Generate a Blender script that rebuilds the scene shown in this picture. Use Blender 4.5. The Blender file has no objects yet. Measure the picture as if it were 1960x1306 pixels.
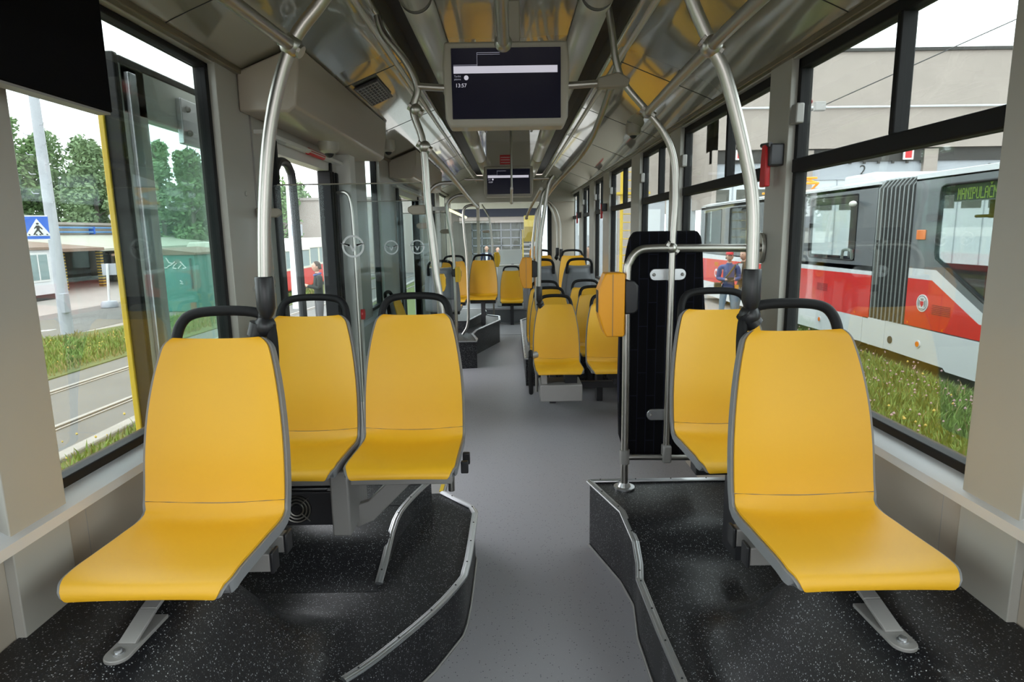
import bpy, bmesh, math, random
from mathutils import Vector, Matrix
random.seed(7)
C = bpy.context.scene.collection
PI = math.pi
# ------------------------------------------------------------------ camera, sky, exposure
sc = bpy.context.scene
cam_d = bpy.data.cameras.new('camera'); cam = bpy.data.objects.new('camera', cam_d); C.objects.link(cam)
cam_d.sensor_width = 36.0; cam_d.lens = 36.0*1200/1960; cam_d.clip_start = 0.05; cam_d.clip_end = 400
cam.location = (0, 0, 1.70)
_p = math.atan(208/1200.)
cam.rotation_euler = (Matrix.Rotation(PI/2-_p, 4, 'X') @ Matrix.Rotation(-math.radians(0.9), 4, 'Z')).to_euler()
sc.camera = cam
w = bpy.data.worlds.new('overcast_sky'); sc.world = w; w.use_nodes = True
_bg = w.node_tree.nodes['Background']
_bg.inputs[0].default_value = (0.94, 0.97, 1.0, 1); _bg.inputs[1].default_value = 4.8
sc.view_settings.view_transform = 'Standard'; sc.view_settings.look = 'None'
sc.view_settings.exposure = 0.0; sc.view_settings.gamma = 1.0; sc.view_settings.use_curve_mapping = False
sc.cycles.max_bounces = 12; sc.cycles.transparent_max_bounces = 24; sc.cycles.diffuse_bounces = 6
sc.cycles.sample_clamp_indirect = 6.0

# ------------------------------------------------------------------ materials
def mat(name, col, rough=0.5, metal=0.0, coat=0.0, spec=0.5, emit=None, es=0.0, bump=0.0, bscale=40.0, var=0.0, vscale=6.0):
    m = bpy.data.materials.new(name); m.use_nodes = True
    n = m.node_tree.nodes; l = m.node_tree.links; b = n['Principled BSDF']
    b.inputs['Base Color'].default_value = (*col, 1); b.inputs['Roughness'].default_value = rough
    b.inputs['Metallic'].default_value = metal; b.inputs['Coat Weight'].default_value = coat
    b.inputs['Coat Roughness'].default_value = 0.04
    b.inputs['Specular IOR Level'].default_value = spec
    if name == 'glossy_ceiling_panel': b.inputs['Coat IOR'].default_value = 2.3
    if name == 'ceiling_panel': b.inputs['Coat IOR'].default_value = 1.9
    if emit: b.inputs['Emission Color'].default_value = (*emit, 1); b.inputs['Emission Strength'].default_value = es
    if var or bump:
        tc = n.new('ShaderNodeTexCoord')
    if var:
        t = n.new('ShaderNodeTexNoise'); t.inputs['Scale'].default_value = vscale; t.inputs['Detail'].default_value = 5
        l.new(tc.outputs['Object'], t.inputs['Vector'])
        mx = n.new('ShaderNodeMix'); mx.data_type = 'RGBA'
        mx.inputs[6].default_value = (*[c*(1-var) for c in col], 1); mx.inputs[7].default_value = (*[min(1, c*(1+var)) for c in col], 1)
        l.new(t.outputs['Fac'], mx.inputs[0]); l.new(mx.outputs[2], b.inputs['Base Color'])
    if bump:
        t2 = n.new('ShaderNodeTexNoise'); t2.inputs['Scale'].default_value = bscale; t2.inputs['Detail'].default_value = 4
        l.new(tc.outputs['Object'], t2.inputs['Vector'])
        bp = n.new('ShaderNodeBump'); bp.inputs['Strength'].default_value = bump; bp.inputs['Distance'].default_value = 0.004
        l.new(t2.outputs['Fac'], bp.inputs['Height']); l.new(bp.outputs[0], b.inputs['Normal'])
    return m

def speckle(name, base, specks, rough=0.4, scale=260, amount=0.28):
    """flooring with small hard-edged chips"""
    m = bpy.data.materials.new(name); m.use_nodes = True
    n = m.node_tree.nodes; l = m.node_tree.links; b = n['Principled BSDF']; b.inputs['Roughness'].default_value = rough; b.inputs['Specular IOR Level'].default_value = .3
    tc = n.new('ShaderNodeTexCoord'); prev = None
    for k, (col, sc_, thr) in enumerate(specks):
        v = n.new('ShaderNodeTexVoronoi'); v.inputs['Scale'].default_value = scale*sc_
        mp = n.new('ShaderNodeMapping'); mp.inputs['Location'].default_value = (k*3.1, k*1.7, k*.9)
        l.new(tc.outputs['Object'], mp.inputs[0]); l.new(mp.outputs[0], v.inputs['Vector'])
        sp = n.new('ShaderNodeSeparateColor'); l.new(v.outputs['Color'], sp.inputs[0])
        g = n.new('ShaderNodeMath'); g.operation = 'GREATER_THAN'; g.inputs[1].default_value = 1-thr; l.new(sp.outputs[0], g.inputs[0])
        d = n.new('ShaderNodeMath'); d.operation = 'LESS_THAN'; d.inputs[1].default_value = amount; l.new(v.outputs['Distance'], d.inputs[0])
        mu = n.new('ShaderNodeMath'); mu.operation = 'MULTIPLY'; l.new(g.outputs[0], mu.inputs[0]); l.new(d.outputs[0], mu.inputs[1])
        mx = n.new('ShaderNodeMix'); mx.data_type = 'RGBA'; l.new(mu.outputs[0], mx.inputs[0])
        if prev is None: mx.inputs[6].default_value = (*base, 1)
        else: l.new(prev, mx.inputs[6])
        mx.inputs[7].default_value = (*col, 1); prev = mx.outputs[2]
    l.new(prev, b.inputs['Base Color'])
    return m

def pane_mat(name, tint, spec=0.6):
    m = bpy.data.materials.new(name); m.use_nodes = True
    n = m.node_tree.nodes; l = m.node_tree.links; n.remove(n['Principled BSDF'])
    o = n['Material Output']; t = n.new('ShaderNodeBsdfTransparent'); t.inputs[0].default_value = (*tint, 1)
    g = n.new('ShaderNodeBsdfGlossy'); g.inputs['Roughness'].default_value = 0.02; g.inputs[0].default_value = (1, 1, 1, 1)
    f = n.new('ShaderNodeFresnel'); f.inputs[0].default_value = 1.35
    s = n.new('ShaderNodeMath'); s.operation = 'MULTIPLY'; s.inputs[1].default_value = spec
    l.new(f.outputs[0], s.inputs[0]); x = n.new('ShaderNodeMixShader')
    l.new(s.outputs[0], x.inputs[0]); l.new(t.outputs[0], x.inputs[1]); l.new(g.outputs[0], x.inputs[2]); l.new(x.outputs[0], o.inputs[0])
    return m

def lines_mat(name, base, line, axis=2, scale=30., thr=.5, rough=.6):
    m = bpy.data.materials.new(name); m.use_nodes = True
    n = m.node_tree.nodes; l = m.node_tree.links; b = n['Principled BSDF']; b.inputs['Roughness'].default_value = rough
    tc = n.new('ShaderNodeTexCoord'); wv = n.new('ShaderNodeTexWave'); wv.bands_direction = 'XYZ'[axis]; wv.inputs['Scale'].default_value = scale
    l.new(tc.outputs['Object'], wv.inputs['Vector'])
    g = n.new('ShaderNodeMath'); g.operation = 'GREATER_THAN'; g.inputs[1].default_value = thr; l.new(wv.outputs['Fac'], g.inputs[0])
    mx = n.new('ShaderNodeMix'); mx.data_type = 'RGBA'; mx.inputs[6].default_value = (*base, 1); mx.inputs[7].default_value = (*line, 1)
    l.new(g.outputs[0], mx.inputs[0]); l.new(mx.outputs[2], b.inputs['Base Color'])
    return m

M = {
 'yellow': mat('yellow_seat_vinyl', (0.77, 0.41, 0.013), 0.46, bump=.05, bscale=500, var=.05, vscale=3),
 'shell': mat('grey_seat_shell', (0.22, 0.225, 0.235), 0.45, bump=.03, bscale=300),
 'shellback': mat('grey_seat_back', (0.20, 0.21, 0.23), 0.5),
 'black': mat('black_plastic', (0.012, 0.012, 0.014), 0.38, bump=.03, bscale=300),
 'rubber': mat('black_rubber', (0.008, 0.008, 0.009), 0.6, spec=.25, bump=.02, bscale=200),
 'steel': mat('brushed_steel', (0.47, 0.455, 0.42), 0.34, 1.0, bump=.03, bscale=220),
 'alu': mat('aluminium_strip', (0.60, 0.61, 0.63), 0.33, 0.9, bump=.02, bscale=180),
 'greymetal': mat('grey_painted_metal', (0.30, 0.29, 0.28), 0.42, 0.2, bump=.02, bscale=150),
 'matteblack': mat('matte_black_panel', (0.004, 0.004, 0.005), 0.85, spec=.1, var=.1),
 'lidgrey': mat('light_grey_cabinet', (0.70, 0.74, 0.74), 0.5, var=.03),
 'olivestair': mat('olive_yellow_stair_paint', (0.28, 0.21, 0.03), 0.6, var=.15),
 'navyband': mat('dark_navy_band', (0.006, 0.008, 0.022), 0.6, var=.1),
 'leafgrey': mat('grey_green_door_paint', (0.66, 0.69, 0.66), 0.4, coat=.2, var=.04),
 'darkmetal': mat('dark_painted_metal', (0.045, 0.045, 0.05), 0.4, 0.3, bump=.02, bscale=150),
 'wall': mat('beige_wall_panel', (0.41, 0.355, 0.29), 0.38, coat=.2, var=.03, vscale=4),
 'pillar': mat('light_pillar_panel', (0.40, 0.388, 0.35), 0.40, coat=.2, var=.02, vscale=4),
 'sill': mat('silver_sill', (0.66, 0.67, 0.69), 0.42, 0.25, bump=.02, bscale=120),
 'cove': mat('glossy_ceiling_panel', (0.29, 0.275, 0.22), 0.10, coat=1.0, bump=.012, bscale=5, var=.03, vscale=2),
 'ceil': mat('ceiling_panel', (0.25, 0.235, 0.195), 0.14, coat=.8, var=.03, vscale=3),
 'tube': mat('luminaire_cover', (0.62, 0.60, 0.56), 0.35, 0.35, coat=.3, bump=.01, bscale=60),
 'slot': mat('dark_ceiling_slot', (0.012, 0.012, 0.012), 0.6, var=.1),
 'floor': speckle('grey_speckled_floor', (0.355, 0.35, 0.375), [((.12, .12, .13), 1, .10), ((.42, .42, .44), 1.2, .06)], .42, 120, .30),
 'podium': speckle('black_speckled_floor', (0.012, 0.012, 0.014), [((.30, .31, .33), 1.0, .17), ((.10, .10, .11), 1.6, .28), ((.55, .56, .58), 1.3, .05)], .36, 170, .33),
 'glass': pane_mat('tram_window_glass', (0.80, 0.84, 0.825), .22),
 'glassteal': pane_mat('door_glass', (0.80, 0.93, 0.90), .25),
 'glassclear': pane_mat('partition_glass', (0.86, 0.90, 0.90), .45),
 'bezel': mat('beige_screen_bezel', (0.40, 0.37, 0.31), 0.35, coat=.2, bump=.02, bscale=120),
 'screen': mat('screen_face', (0.004, 0.004, 0.008), 0.22, spec=.25, emit=(0.004, 0.004, 0.016), es=.3, var=.02),
 'screenlit': mat('screen_lit_area', (0.3, 0.3, 0.35), 0.3, emit=(0.72, 0.70, 0.80), es=.62, var=.02),
 'screendim': mat('screen_dim_line', (0.2, 0.2, 0.25), 0.3, emit=(0.45, 0.45, 0.55), es=.5, var=.02),
 'orange': mat('orange_validator_plastic', (0.85, 0.35, 0.006), 0.35, bump=.03, bscale=250),
 'yellowbox': mat('yellow_box_plastic', (0.80, 0.46, 0.02), 0.4, bump=.03, bscale=250),
 'red': mat('red_plastic', (0.55, 0.015, 0.02), 0.35, bump=.02, bscale=200),
 'clampbrown': mat('taupe_clamp_plastic', (0.26, 0.23, 0.18), 0.45, bump=.02, bscale=200),
 'white': mat('white_plastic', (0.62, 0.61, 0.57), 0.35, var=.03),
 'brownstrip': mat('bronze_trim', (0.20, 0.165, 0.11), 0.3, 0.4, var=.05),
 'etch': mat('etched_glass_mark', (0.62, 0.63, 0.64), 0.7, var=.03),
 'tramred': mat('tram_red_paint', (0.60, 0.010, 0.008), 0.3, coat=.5, var=.05, vscale=1.5),
 'tramwhite': mat('tram_white_paint', (0.60, 0.63, 0.66), 0.3, coat=.4, var=.05, vscale=1.5),
 'tramgrey': mat('tram_grey_paint', (0.11, 0.125, 0.14), 0.3, coat=.4, var=.05, vscale=1.5),
 'bellows': mat('black_bellows_rubber', (0.03, 0.03, 0.03), 0.6, bump=.1, bscale=60),
 'bellowsrib': mat('grey_bellows_rib', (0.22, 0.24, 0.24), 0.45, var=.1),
 'yellowpaint': mat('yellow_paint', (0.55, 0.37, 0.015), 0.45, var=.08),
 'amber': mat('amber_lens', (0.75, 0.16, 0.005), 0.25, coat=.6, var=.1, vscale=40),
 'seatred': mat('dark_red_upholstery', (0.20, 0.012, 0.018), 0.8, var=.1, vscale=30),
 'cream': mat('cream_tram_paint', (0.62, 0.60, 0.50), 0.35, coat=.3, var=.05, vscale=1.5),
 'plaster': mat('stained_beige_plaster', (0.36, 0.315, 0.283), 0.9, bump=.3, bscale=8, var=.14, vscale=.7),
 'darkhall': mat('dark_lintel', (0.05, 0.048, 0.045), 0.8, var=.3, vscale=2),
 'doorblue': mat('pale_blue_door_paint', (0.37, 0.40, 0.44), 0.5, var=.08, vscale=1.2),
 'doorwhite': mat('white_door_paint', (0.58, 0.62, 0.65), 0.5, var=.06, vscale=1.2),
 'doorglass': mat('dull_door_window', (0.075, 0.078, 0.065), 0.5, var=.25, vscale=2),
 'concrete': mat('yard_concrete', (0.33, 0.295, 0.27), 0.85, bump=.3, bscale=10, var=.16, vscale=.6),
 'asphalt': mat('track_bed_asphalt', (0.155, 0.145, 0.135), 0.9, bump=.4, bscale=30, var=.2, vscale=1.2),
 'kerb': mat('stone_kerb', (0.33, 0.30, 0.27), 0.85, bump=.3, bscale=15, var=.2, vscale=3),
 'rail': mat('rail_steel', (0.36, 0.32, 0.28), 0.4, .6, bump=.1, bscale=30, var=.15),
 'soil': mat('grassy_ground', (0.105, 0.125, 0.035), 0.95, bump=.5, bscale=12, var=.35, vscale=2.5),
 'grass': mat('grass_blades', (0.15, 0.235, 0.045), 0.75, var=.4, vscale=1.3),
 'drygrass': mat('dry_grass_blades', (0.27, 0.23, 0.085), 0.8, var=.4, vscale=2),
 'flower': mat('meadow_flowers', (0.6, 0.42, 0.10), 0.8, var=.3, vscale=5),
 'flowerpink': mat('clover_flowers', (0.42, 0.27, 0.27), 0.8, var=.3, vscale=5),
 'leafdark': mat('dark_foliage', (0.115, 0.195, 0.07), 0.7, var=.45, vscale=1.2),
 'leaf': mat('birch_foliage', (0.155, 0.235, 0.11), 0.7, var=.45, vscale=1.2),
 'bark': mat('tree_bark', (0.14, 0.12, 0.10), 0.9, bump=.4, bscale=25, var=.3, vscale=6),
 'postgrey': mat('galvanised_post', (0.40, 0.41, 0.45), 0.5, .2, var=.06, vscale=3),
 'signblue': mat('sign_blue', (0.012, 0.10, 0.52), 0.35, var=.04),
 'signwhite': mat('sign_white', (0.70, 0.70, 0.70), 0.4, var=.03),
 'signblack': mat('sign_black', (0.01, 0.01, 0.01), 0.4, var=.1),
 'kiosk': mat('white_kiosk_wall', (0.62, 0.63, 0.66), 0.5, var=.05, vscale=2),
 'kioskglass': mat('curtained_window', (0.22, 0.30, 0.31), 0.3, coat=.6, var=.1, vscale=8),
 'teal': mat('teal_container_paint', (0.045, 0.20, 0.17), 0.5, bump=.1, bscale=20, var=.2, vscale=2),
 'tealdark': mat('dark_green_container_paint', (0.03, 0.085, 0.075), 0.5, bump=.1, bscale=20, var=.25, vscale=2),
 'rustroof': mat('brown_roofing', (0.21, 0.135, 0.10), 0.85, bump=.3, bscale=12, var=.25, vscale=1.5),
 'paleroof': mat('pale_roofing', (0.38, 0.37, 0.30), 0.8, var=.2, vscale=1.2),
 'pipeblue': mat('blue_pipe', (0.10, 0.24, 0.48), 0.4, var=.05),
 'shedwall': mat('shed_wall', (0.38, 0.33, 0.27), 0.85, bump=.2, bscale=10, var=.15, vscale=1),
 'shedinside': mat('shed_back_wall', (0.10, 0.09, 0.075), 0.8, var=.35, vscale=1.2),
 'hazard': lines_mat('hazard_stripes', (0.45, 0.30, 0.03), (0.02, 0.02, 0.02), 2, 2.3, .5),
 'paintwhite': mat('road_marking', (0.62, 0.62, 0.60), 0.8, var=.15, vscale=4),
 'skin': mat('skin', (0.52, 0.30, 0.22), 0.55, var=.08, vscale=12),
 'hair': mat('brown_hair', (0.045, 0.03, 0.02), 0.7, bump=.3, bscale=120, var=.2, vscale=30),
 'jacketblue': mat('blue_jacket', (0.075, 0.09, 0.22), 0.8, var=.35, vscale=9),
 'jacketbrown': mat('brown_jacket', (0.11, 0.075, 0.045), 0.85, var=.25, vscale=9),
 'jacketdark': mat('dark_green_jacket', (0.022, 0.026, 0.022), 0.85, var=.3, vscale=9),
 'suit': mat('navy_suit', (0.015, 0.02, 0.05), 0.8, var=.2, vscale=9),
 'jeans': mat('pale_jeans', (0.20, 0.27, 0.36), 0.85, var=.2, vscale=12),
 'trousers': mat('grey_trousers', (0.10, 0.095, 0.10), 0.85, var=.2, vscale=12),
 'shirt': mat('white_shirt', (0.6, 0.6, 0.6), 0.8, var=.08, vscale=12),
 'olive': mat('olive_bag_cloth', (0.12, 0.085, 0.03), 0.85, var=.2, vscale=14),
 'orangepaint': mat('orange_paint', (0.78, 0.32, 0.01), 0.45, var=.15),
 'cable': mat('dark_cable', (0.03, 0.03, 0.03), 0.5, var=.1),
 'led': mat('green_led', (0.2, 0.3, 0.05), 0.5, emit=(0.62, 0.85, 0.12), es=.62, var=.02),
 'ledboard': mat('led_board', (0.05, 0.07, 0.065), 0.4, var=.1),
 'lamp': mat('yellowish_glow', (0.8, 0.8, 0.6), 0.4, emit=(1, 1, .62), es=1.1, var=.02),  # emissive colour of the yellowish strip at the far left
 'velvet': None,
}
def velvet():
    """near-black plush with a faint woven line pattern"""
    m = bpy.data.materials.new('black_plush'); m.use_nodes = True
    n = m.node_tree.nodes; l = m.node_tree.links; b = n['Principled BSDF']; b.inputs['Roughness'].default_value = .95
    b.inputs['Specular IOR Level'].default_value = .15
    tc = n.new('ShaderNodeTexCoord'); br = n.new('ShaderNodeTexBrick'); br.inputs['Scale'].default_value = 9
    br.inputs['Color1'].default_value = (.003, .003, .004, 1); br.inputs['Color2'].default_value = (.0045, .0045, .006, 1); br.inputs['Mortar'].default_value = (.013, .014, .026, 1)
    br.inputs['Mortar Size'].default_value = .018; br.inputs['Brick Width'].default_value = 2.2; br.inputs['Row Height'].default_value = .42
    sx_ = n.new('ShaderNodeSeparateXYZ'); cb = n.new('ShaderNodeCombineXYZ'); l.new(tc.outputs['Object'], sx_.inputs[0]); l.new(sx_.outputs[2], cb.inputs[0]); l.new(sx_.outputs[0], cb.inputs[1]); l.new(cb.outputs[0], br.inputs['Vector']); l.new(br.outputs['Color'], b.inputs['Base Color'])
    return m
M['velvet'] = velvet()

# ------------------------------------------------------------------ helpers
def worldloc(o):
    v = Vector((0, 0, 0))
    while o: v += o.location; o = o.parent
    return v

class MB:
    def __init__(s): s.v = []; s.f = []; s.mi = []; s.mats = []
    def _m(s, m):
        if m is None: return 0
        if m not in s.mats: s.mats.append(m)
        return s.mats.index(m)
    def add(s, vs, fs, m=None):
        b = len(s.v); s.v += [tuple(v) for v in vs]; s.f += [tuple(b+i for i in f) for f in fs]; s.mi += [s._m(m)]*len(fs); return s
    def box(s, x0, x1, y0, y1, z0, z1, m=None, rot=None, piv=None):
        vs = [Vector((x, y, z)) for x in (x0, x1) for y in (y0, y1) for z in (z0, z1)]
        if rot is not None:
            p = Vector(piv) if piv else Vector(((x0+x1)/2, (y0+y1)/2, (z0+z1)/2)); vs = [p+rot @ (v-p) for v in vs]
        return s.add(vs, [(0, 1, 3, 2), (4, 6, 7, 5), (0, 4, 5, 1), (2, 3, 7, 6), (0, 2, 6, 4), (1, 5, 7, 3)], m)
    def prism(s, poly, axis, a, b, m=None):
        """polygon in the two other axes, extruded along axis from a to b"""
        def mk(p, t):
            q = list(p); q.insert(axis, t); return q
        n = len(poly); vs = [mk(p, a) for p in poly]+[mk(p, b) for p in poly]
        fs = [tuple(range(n))[::-1], tuple(range(n, 2*n))]+[(i, (i+1) % n, n+(i+1) % n, n+i) for i in range(n)]
        return s.add(vs, fs, m)
    def tube(s, path, r, seg=10, cap=True, m=None):
        P = [Vector(p) for p in path]; n = len(P); rs = r if isinstance(r, (list, tuple)) else [r]*n
        rings = []; up = None
        for i in range(n):
            t = (P[min(i+1, n-1)]-P[max(i-1, 0)]).normalized()
            if up is None: up = Vector((0, 0, 1)) if abs(t.z) < .9 else Vector((1, 0, 0))
            a = up-t*up.dot(t)
            if a.length < 1e-5: a = t.orthogonal()
            a.normalize(); b = t.cross(a); up = a
            rings.append([P[i]+(a*math.cos(2*PI*k/seg)+b*math.sin(2*PI*k/seg))*rs[i] for k in range(seg)])
        vs = [v for rg in rings for v in rg]
        fs = [(i*seg+k, i*seg+(k+1) % seg, (i+1)*seg+(k+1) % seg, (i+1)*seg+k) for i in range(n-1) for k in range(seg)]
        if cap: fs += [tuple(range(seg))[::-1], tuple(range((n-1)*seg, n*seg))]
        return s.add(vs, fs, m)
    def lathe(s, prof, cx, cy, seg=16, m=None):
        """profile of (radius, z) turned about a vertical axis"""
        vs = [(cx+r*math.cos(2*PI*k/seg), cy+r*math.sin(2*PI*k/seg), z) for r, z in prof for k in range(seg)]
        fs = [(i*seg+k, i*seg+(k+1) % seg, (i+1)*seg+(k+1) % seg, (i+1)*seg+k) for i in range(len(prof)-1) for k in range(seg)]
        fs += [tuple(range(seg))[::-1], tuple(range((len(prof)-1)*seg, len(prof)*seg))]
        return s.add(vs, fs, m)
    def ball(s, c, r, seg=12, ring=8, m=None, sc_=(1, 1, 1)):
        pr = [(math.sin(PI*(.02+.96*i/ring)), -math.cos(PI*(.02+.96*i/ring))) for i in range(ring+1)]
        vs = [(c[0]+r*sc_[0]*a*math.cos(2*PI*k/seg), c[1]+r*sc_[1]*a*math.sin(2*PI*k/seg), c[2]+r*sc_[2]*z) for a, z in pr for k in range(seg)]
        fs = [(i*seg+k, i*seg+(k+1) % seg, (i+1)*seg+(k+1) % seg, (i+1)*seg+k) for i in range(ring) for k in range(seg)]
        fs += [tuple(range(seg))[::-1], tuple(range(ring*seg, (ring+1)*seg))]
        return s.add(vs, fs, m)
    def sheet(s, rows, m=None, loop=False):
        nr = len(rows); nc = len(rows[0]); vs = [v for r in rows for v in r]
        fs = [(i*nc+j, i*nc+(j+1), (i+1)*nc+(j+1), (i+1)*nc+j) for i in range(nr-1) for j in range(nc-1)]
        return s.add(vs, fs, m)
    def build(s, name, m, parent=None, bevel=0.0, smooth=35, kind=None, solid=0.0):
        me = bpy.data.meshes.new(name)
        org = worldloc(parent) if parent else None
        if org is None:
            xs = [v[0] for v in s.v]; ys = [v[1] for v in s.v]; zs = [v[2] for v in s.v]
            org = Vector(((min(xs)+max(xs))/2, (min(ys)+max(ys))/2, min(zs)))
        me.from_pydata([(v[0]-org.x, v[1]-org.y, v[2]-org.z) for v in s.v], [], s.f)
        if s.mats:
            for q in s.mats: me.materials.append(M[q] if isinstance(q, str) else q)
            me.polygons.foreach_set('material_index', s.mi)
        else: me.materials.append(M[m] if isinstance(m, str) else m)
        bm = bmesh.new(); bm.from_mesh(me); bmesh.ops.recalc_face_normals(bm, faces=bm.faces); bm.to_mesh(me); bm.free()
        if smooth:
            me.polygons.foreach_set('use_smooth', [True]*len(me.polygons)); me.set_sharp_from_angle(angle=math.radians(smooth))
        me.update()
        o = bpy.data.objects.new(name, me); C.objects.link(o)
        if parent: o.parent = parent
        else: o.location = org
        if solid:
            sm = o.modifiers.new('thickness', 'SOLIDIFY'); sm.thickness = solid; sm.offset = 0
        if bevel:
            bv = o.modifiers.new('rounding', 'BEVEL'); bv.width = bevel; bv.segments = 2; bv.limit_method = 'ANGLE'; bv.angle_limit = math.radians(40)
        if kind: o['kind'] = kind
        return o

def thing(name, label, cat, loc=(0, 0, 0), group=None):
    o = bpy.data.objects.new(name, None); C.objects.link(o); o.location = loc; o.empty_display_size = .1
    return tag(o, label, cat, group)
def tag(o, label, cat, group=None):
    o['label'] = label; o['category'] = cat
    if group: o['group'] = group
    return o
def struct(o): o['kind'] = 'structure'; return o
def part(o, label): o['label'] = label; return o
def box(name, m, parent, x0, x1, y0, y1, z0, z1, bevel=0.0, **k):
    return MB().box(x0, x1, y0, y1, z0, z1, **k).build(name, m, parent, bevel)
def smoothpath(pts, n=6):
    """Catmull-Rom through the points"""
    P = [Vector(p) for p in pts]; out = []
    for i in range(len(P)-1):
        a = P[max(i-1, 0)]; b = P[i]; c = P[i+1]; d = P[min(i+2, len(P)-1)]
        for k in range(n):
            t = k/n; out.append(.5*((2*b)+(c-a)*t+(2*a-5*b+4*c-d)*t*t+(3*b-a-3*c+d)*t**3))
    out.append(P[-1]); return out
def copy_tree(o, parent=None):
    c = o.copy(); C.objects.link(c)
    if parent: c.parent = parent
    for ch in list(o.children): copy_tree(ch, c)
    return c
def text_mesh(txt, size, mirror=False):
    """text as flat mesh verts/faces in x-z, centred"""
    cu = bpy.data.curves.new('txt', 'FONT'); cu.body = txt; cu.size = size; cu.align_x = 'CENTER'; cu.align_y = 'CENTER'; cu.extrude = .0; cu.resolution_u = 3
    ob = bpy.data.objects.new('txt', cu); C.objects.link(ob)
    dg = bpy.context.evaluated_depsgraph_get(); me = bpy.data.meshes.new_from_object(ob.evaluated_get(dg))
    vs = [tuple(v.co) for v in me.vertices]; fs = [tuple(p.vertices) for p in me.polygons]
    bpy.data.objects.remove(ob); bpy.data.curves.remove(cu); bpy.data.meshes.remove(me)
    return vs, fs

# ------------------------------------------------------------------ the tram we stand in: shell
YB, YE = -1.2, 13.3                       # rear edge, front bulkhead
ZT, ZS, ZX = 2.43, 1.00, 1.975            # window top, sill, hopper bar
XG = 1.30                                 # glass plane
RW = [(-0.9, 1.45), (1.65, 2.92), (3.15, 4.75), (5.04, 6.2), (6.62, 8.08), (8.6, 9.55), (10.08, 11.12), (11.55, 13.1)]
LW = [(-0.9, 1.45), (1.65, 2.84), (5.62, 6.22), (9.75, 10.9), (11.4, 13.1)]
LD = [(3.44, 4.50), (7.1, 8.7)]           # left doorways
def side_wall(name, sx, wins, doors):
    b = MB(); xi = sx*1.25; xo = sx*1.34
    X = lambda a, c: (min(a, c), max(a, c))
    edges = sorted(wins+doors); y = YB; piers = []
    for a, c in edges: piers.append((y, a)); y = c
    piers.append((y, YE))
    for a, c in piers: b.box(*X(xi, xo), a, c, 0.0, 2.50, 'pillar')
    for a, c in wins:
        b.box(*X(sx*1.275, xo), a, c, 0.0, ZS-.045, 'wall'); b.box(*X(sx*1.255, xo), a, c, ZT, 2.50, 'pillar')
    for a, c in doors: b.box(*X(xi, xo), a, c, 2.20, 2.50, 'pillar')
    for a, c in wins:                         # panel joints
        yy = a+.1
        while yy < c:
            b.box(*X(sx*1.2745, sx*1.28), yy, yy+.006, .05, ZS-.05, 'greymetal'); yy += .95
    return struct(b.build(name, 'pillar', bevel=.006))
side_wall('wall_right', 1, RW, []); side_wall('wall_left', -1, LW, LD)
# continuous silver ledge under the windows, in runs between doorways
def ledge(name, sx, y0, y1):
    prof = [(sx*1.345, ZS), (sx*1.285, ZS-.002), (sx*1.235, ZS-.035), (sx*1.232, ZS-.062), (sx*1.345, ZS-.07)]
    struct(MB().prism([(p[0], p[1]) for p in prof], 1, y0, y1).build(name, 'sill', smooth=50))
ledge('trim_1', 1, YB, YE); ledge('trim_2', -1, YB, LD[0][0]-.02); ledge('trim_3', -1, LD[0][1]+.3, LD[1][0]-.03); ledge('trim_4', -1, LD[1][1]+.02, YE)

def window(n, sx, y0, y1, hopper=True, label=None):
    X = lambda a, c: (min(a, c), max(a, c)); t = .045
    o = bpy.data.objects.new('window_%d' % n, None); C.objects.link(o); o.location = (sx*XG, (y0+y1)/2, ZS); struct(o)
    f = MB(); fx = X(sx*1.280, sx*1.335)
    f.box(*fx, y0, y1, ZT-(t if sx > 0 else .022), ZT); f.box(*fx, y0, y1, ZS, ZS+.03); f.box(*fx, y0, y0+.028, ZS, ZT); f.box(*fx, y1-.028, y1, ZS, ZT)
    f.build('window_frame', 'rubber', o, .004)
    if hopper:
        box('crossbar', 'rubber', o, *X(sx*1.274, sx*1.33), y0, y1, ZX-.03, ZX+.03, .006)
        ym = y0+.42*(y1-y0)
        box('mullion', 'rubber', o, *X(sx*1.276, sx*1.33), ym-.014, ym+.014, ZX+.028, ZT-.04, .005)
        if y1-y0 > .9:
            box('latch', 'greymetal', o, *X(sx*1.248, sx*1.285), y1-.075, y1-.02, 2.15, 2.235, .006)
        MB().box(*X(sx*1.298, sx*1.302), y0+.02, y1-.02, ZX+.02, ZT-.03).build('upper_pane', 'glass', o, smooth=0)
        MB().box(*X(sx*1.298, sx*1.302), y0+.02, y1-.02, ZS+.02, ZX-.02).build('lower_pane', 'glass', o, smooth=0)
    else:
        MB().box(*X(sx*1.298, sx*1.302), y0+.02, y1-.02, ZS+.02, ZT-.03).build('pane', 'glass', o, smooth=0)
for i, (a, c) in enumerate(RW): window(i+1, 1, a, c)
for i, (a, c) in enumerate(LW): window(i+20, -1, a, c, hopper=False)

# rear end behind the viewer: bulkhead with its window
b = MB(); b.box(-1.34, 1.34, YB-.06, YB, 0, 1.05); b.box(-1.34, 1.34, YB-.06, YB, 2.2, 2.9); b.box(-1.34, -1.05, YB-.06, YB, 1.05, 2.2); b.box(1.05, 1.34, YB-.06, YB, 1.05, 2.2)
struct(b.build('wall_rear', 'wall'))
# aisle floor
b = MB(); b.box(-1.33, 1.33, YB, 10.42, -.06, 0.0, 'floor'); struct(b.build('floor', 'floor'))
struct(MB().box(-1.33, 1.33, 10.42, YE, -.06, 0.004).build('floor_end', 'floor'))
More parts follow.
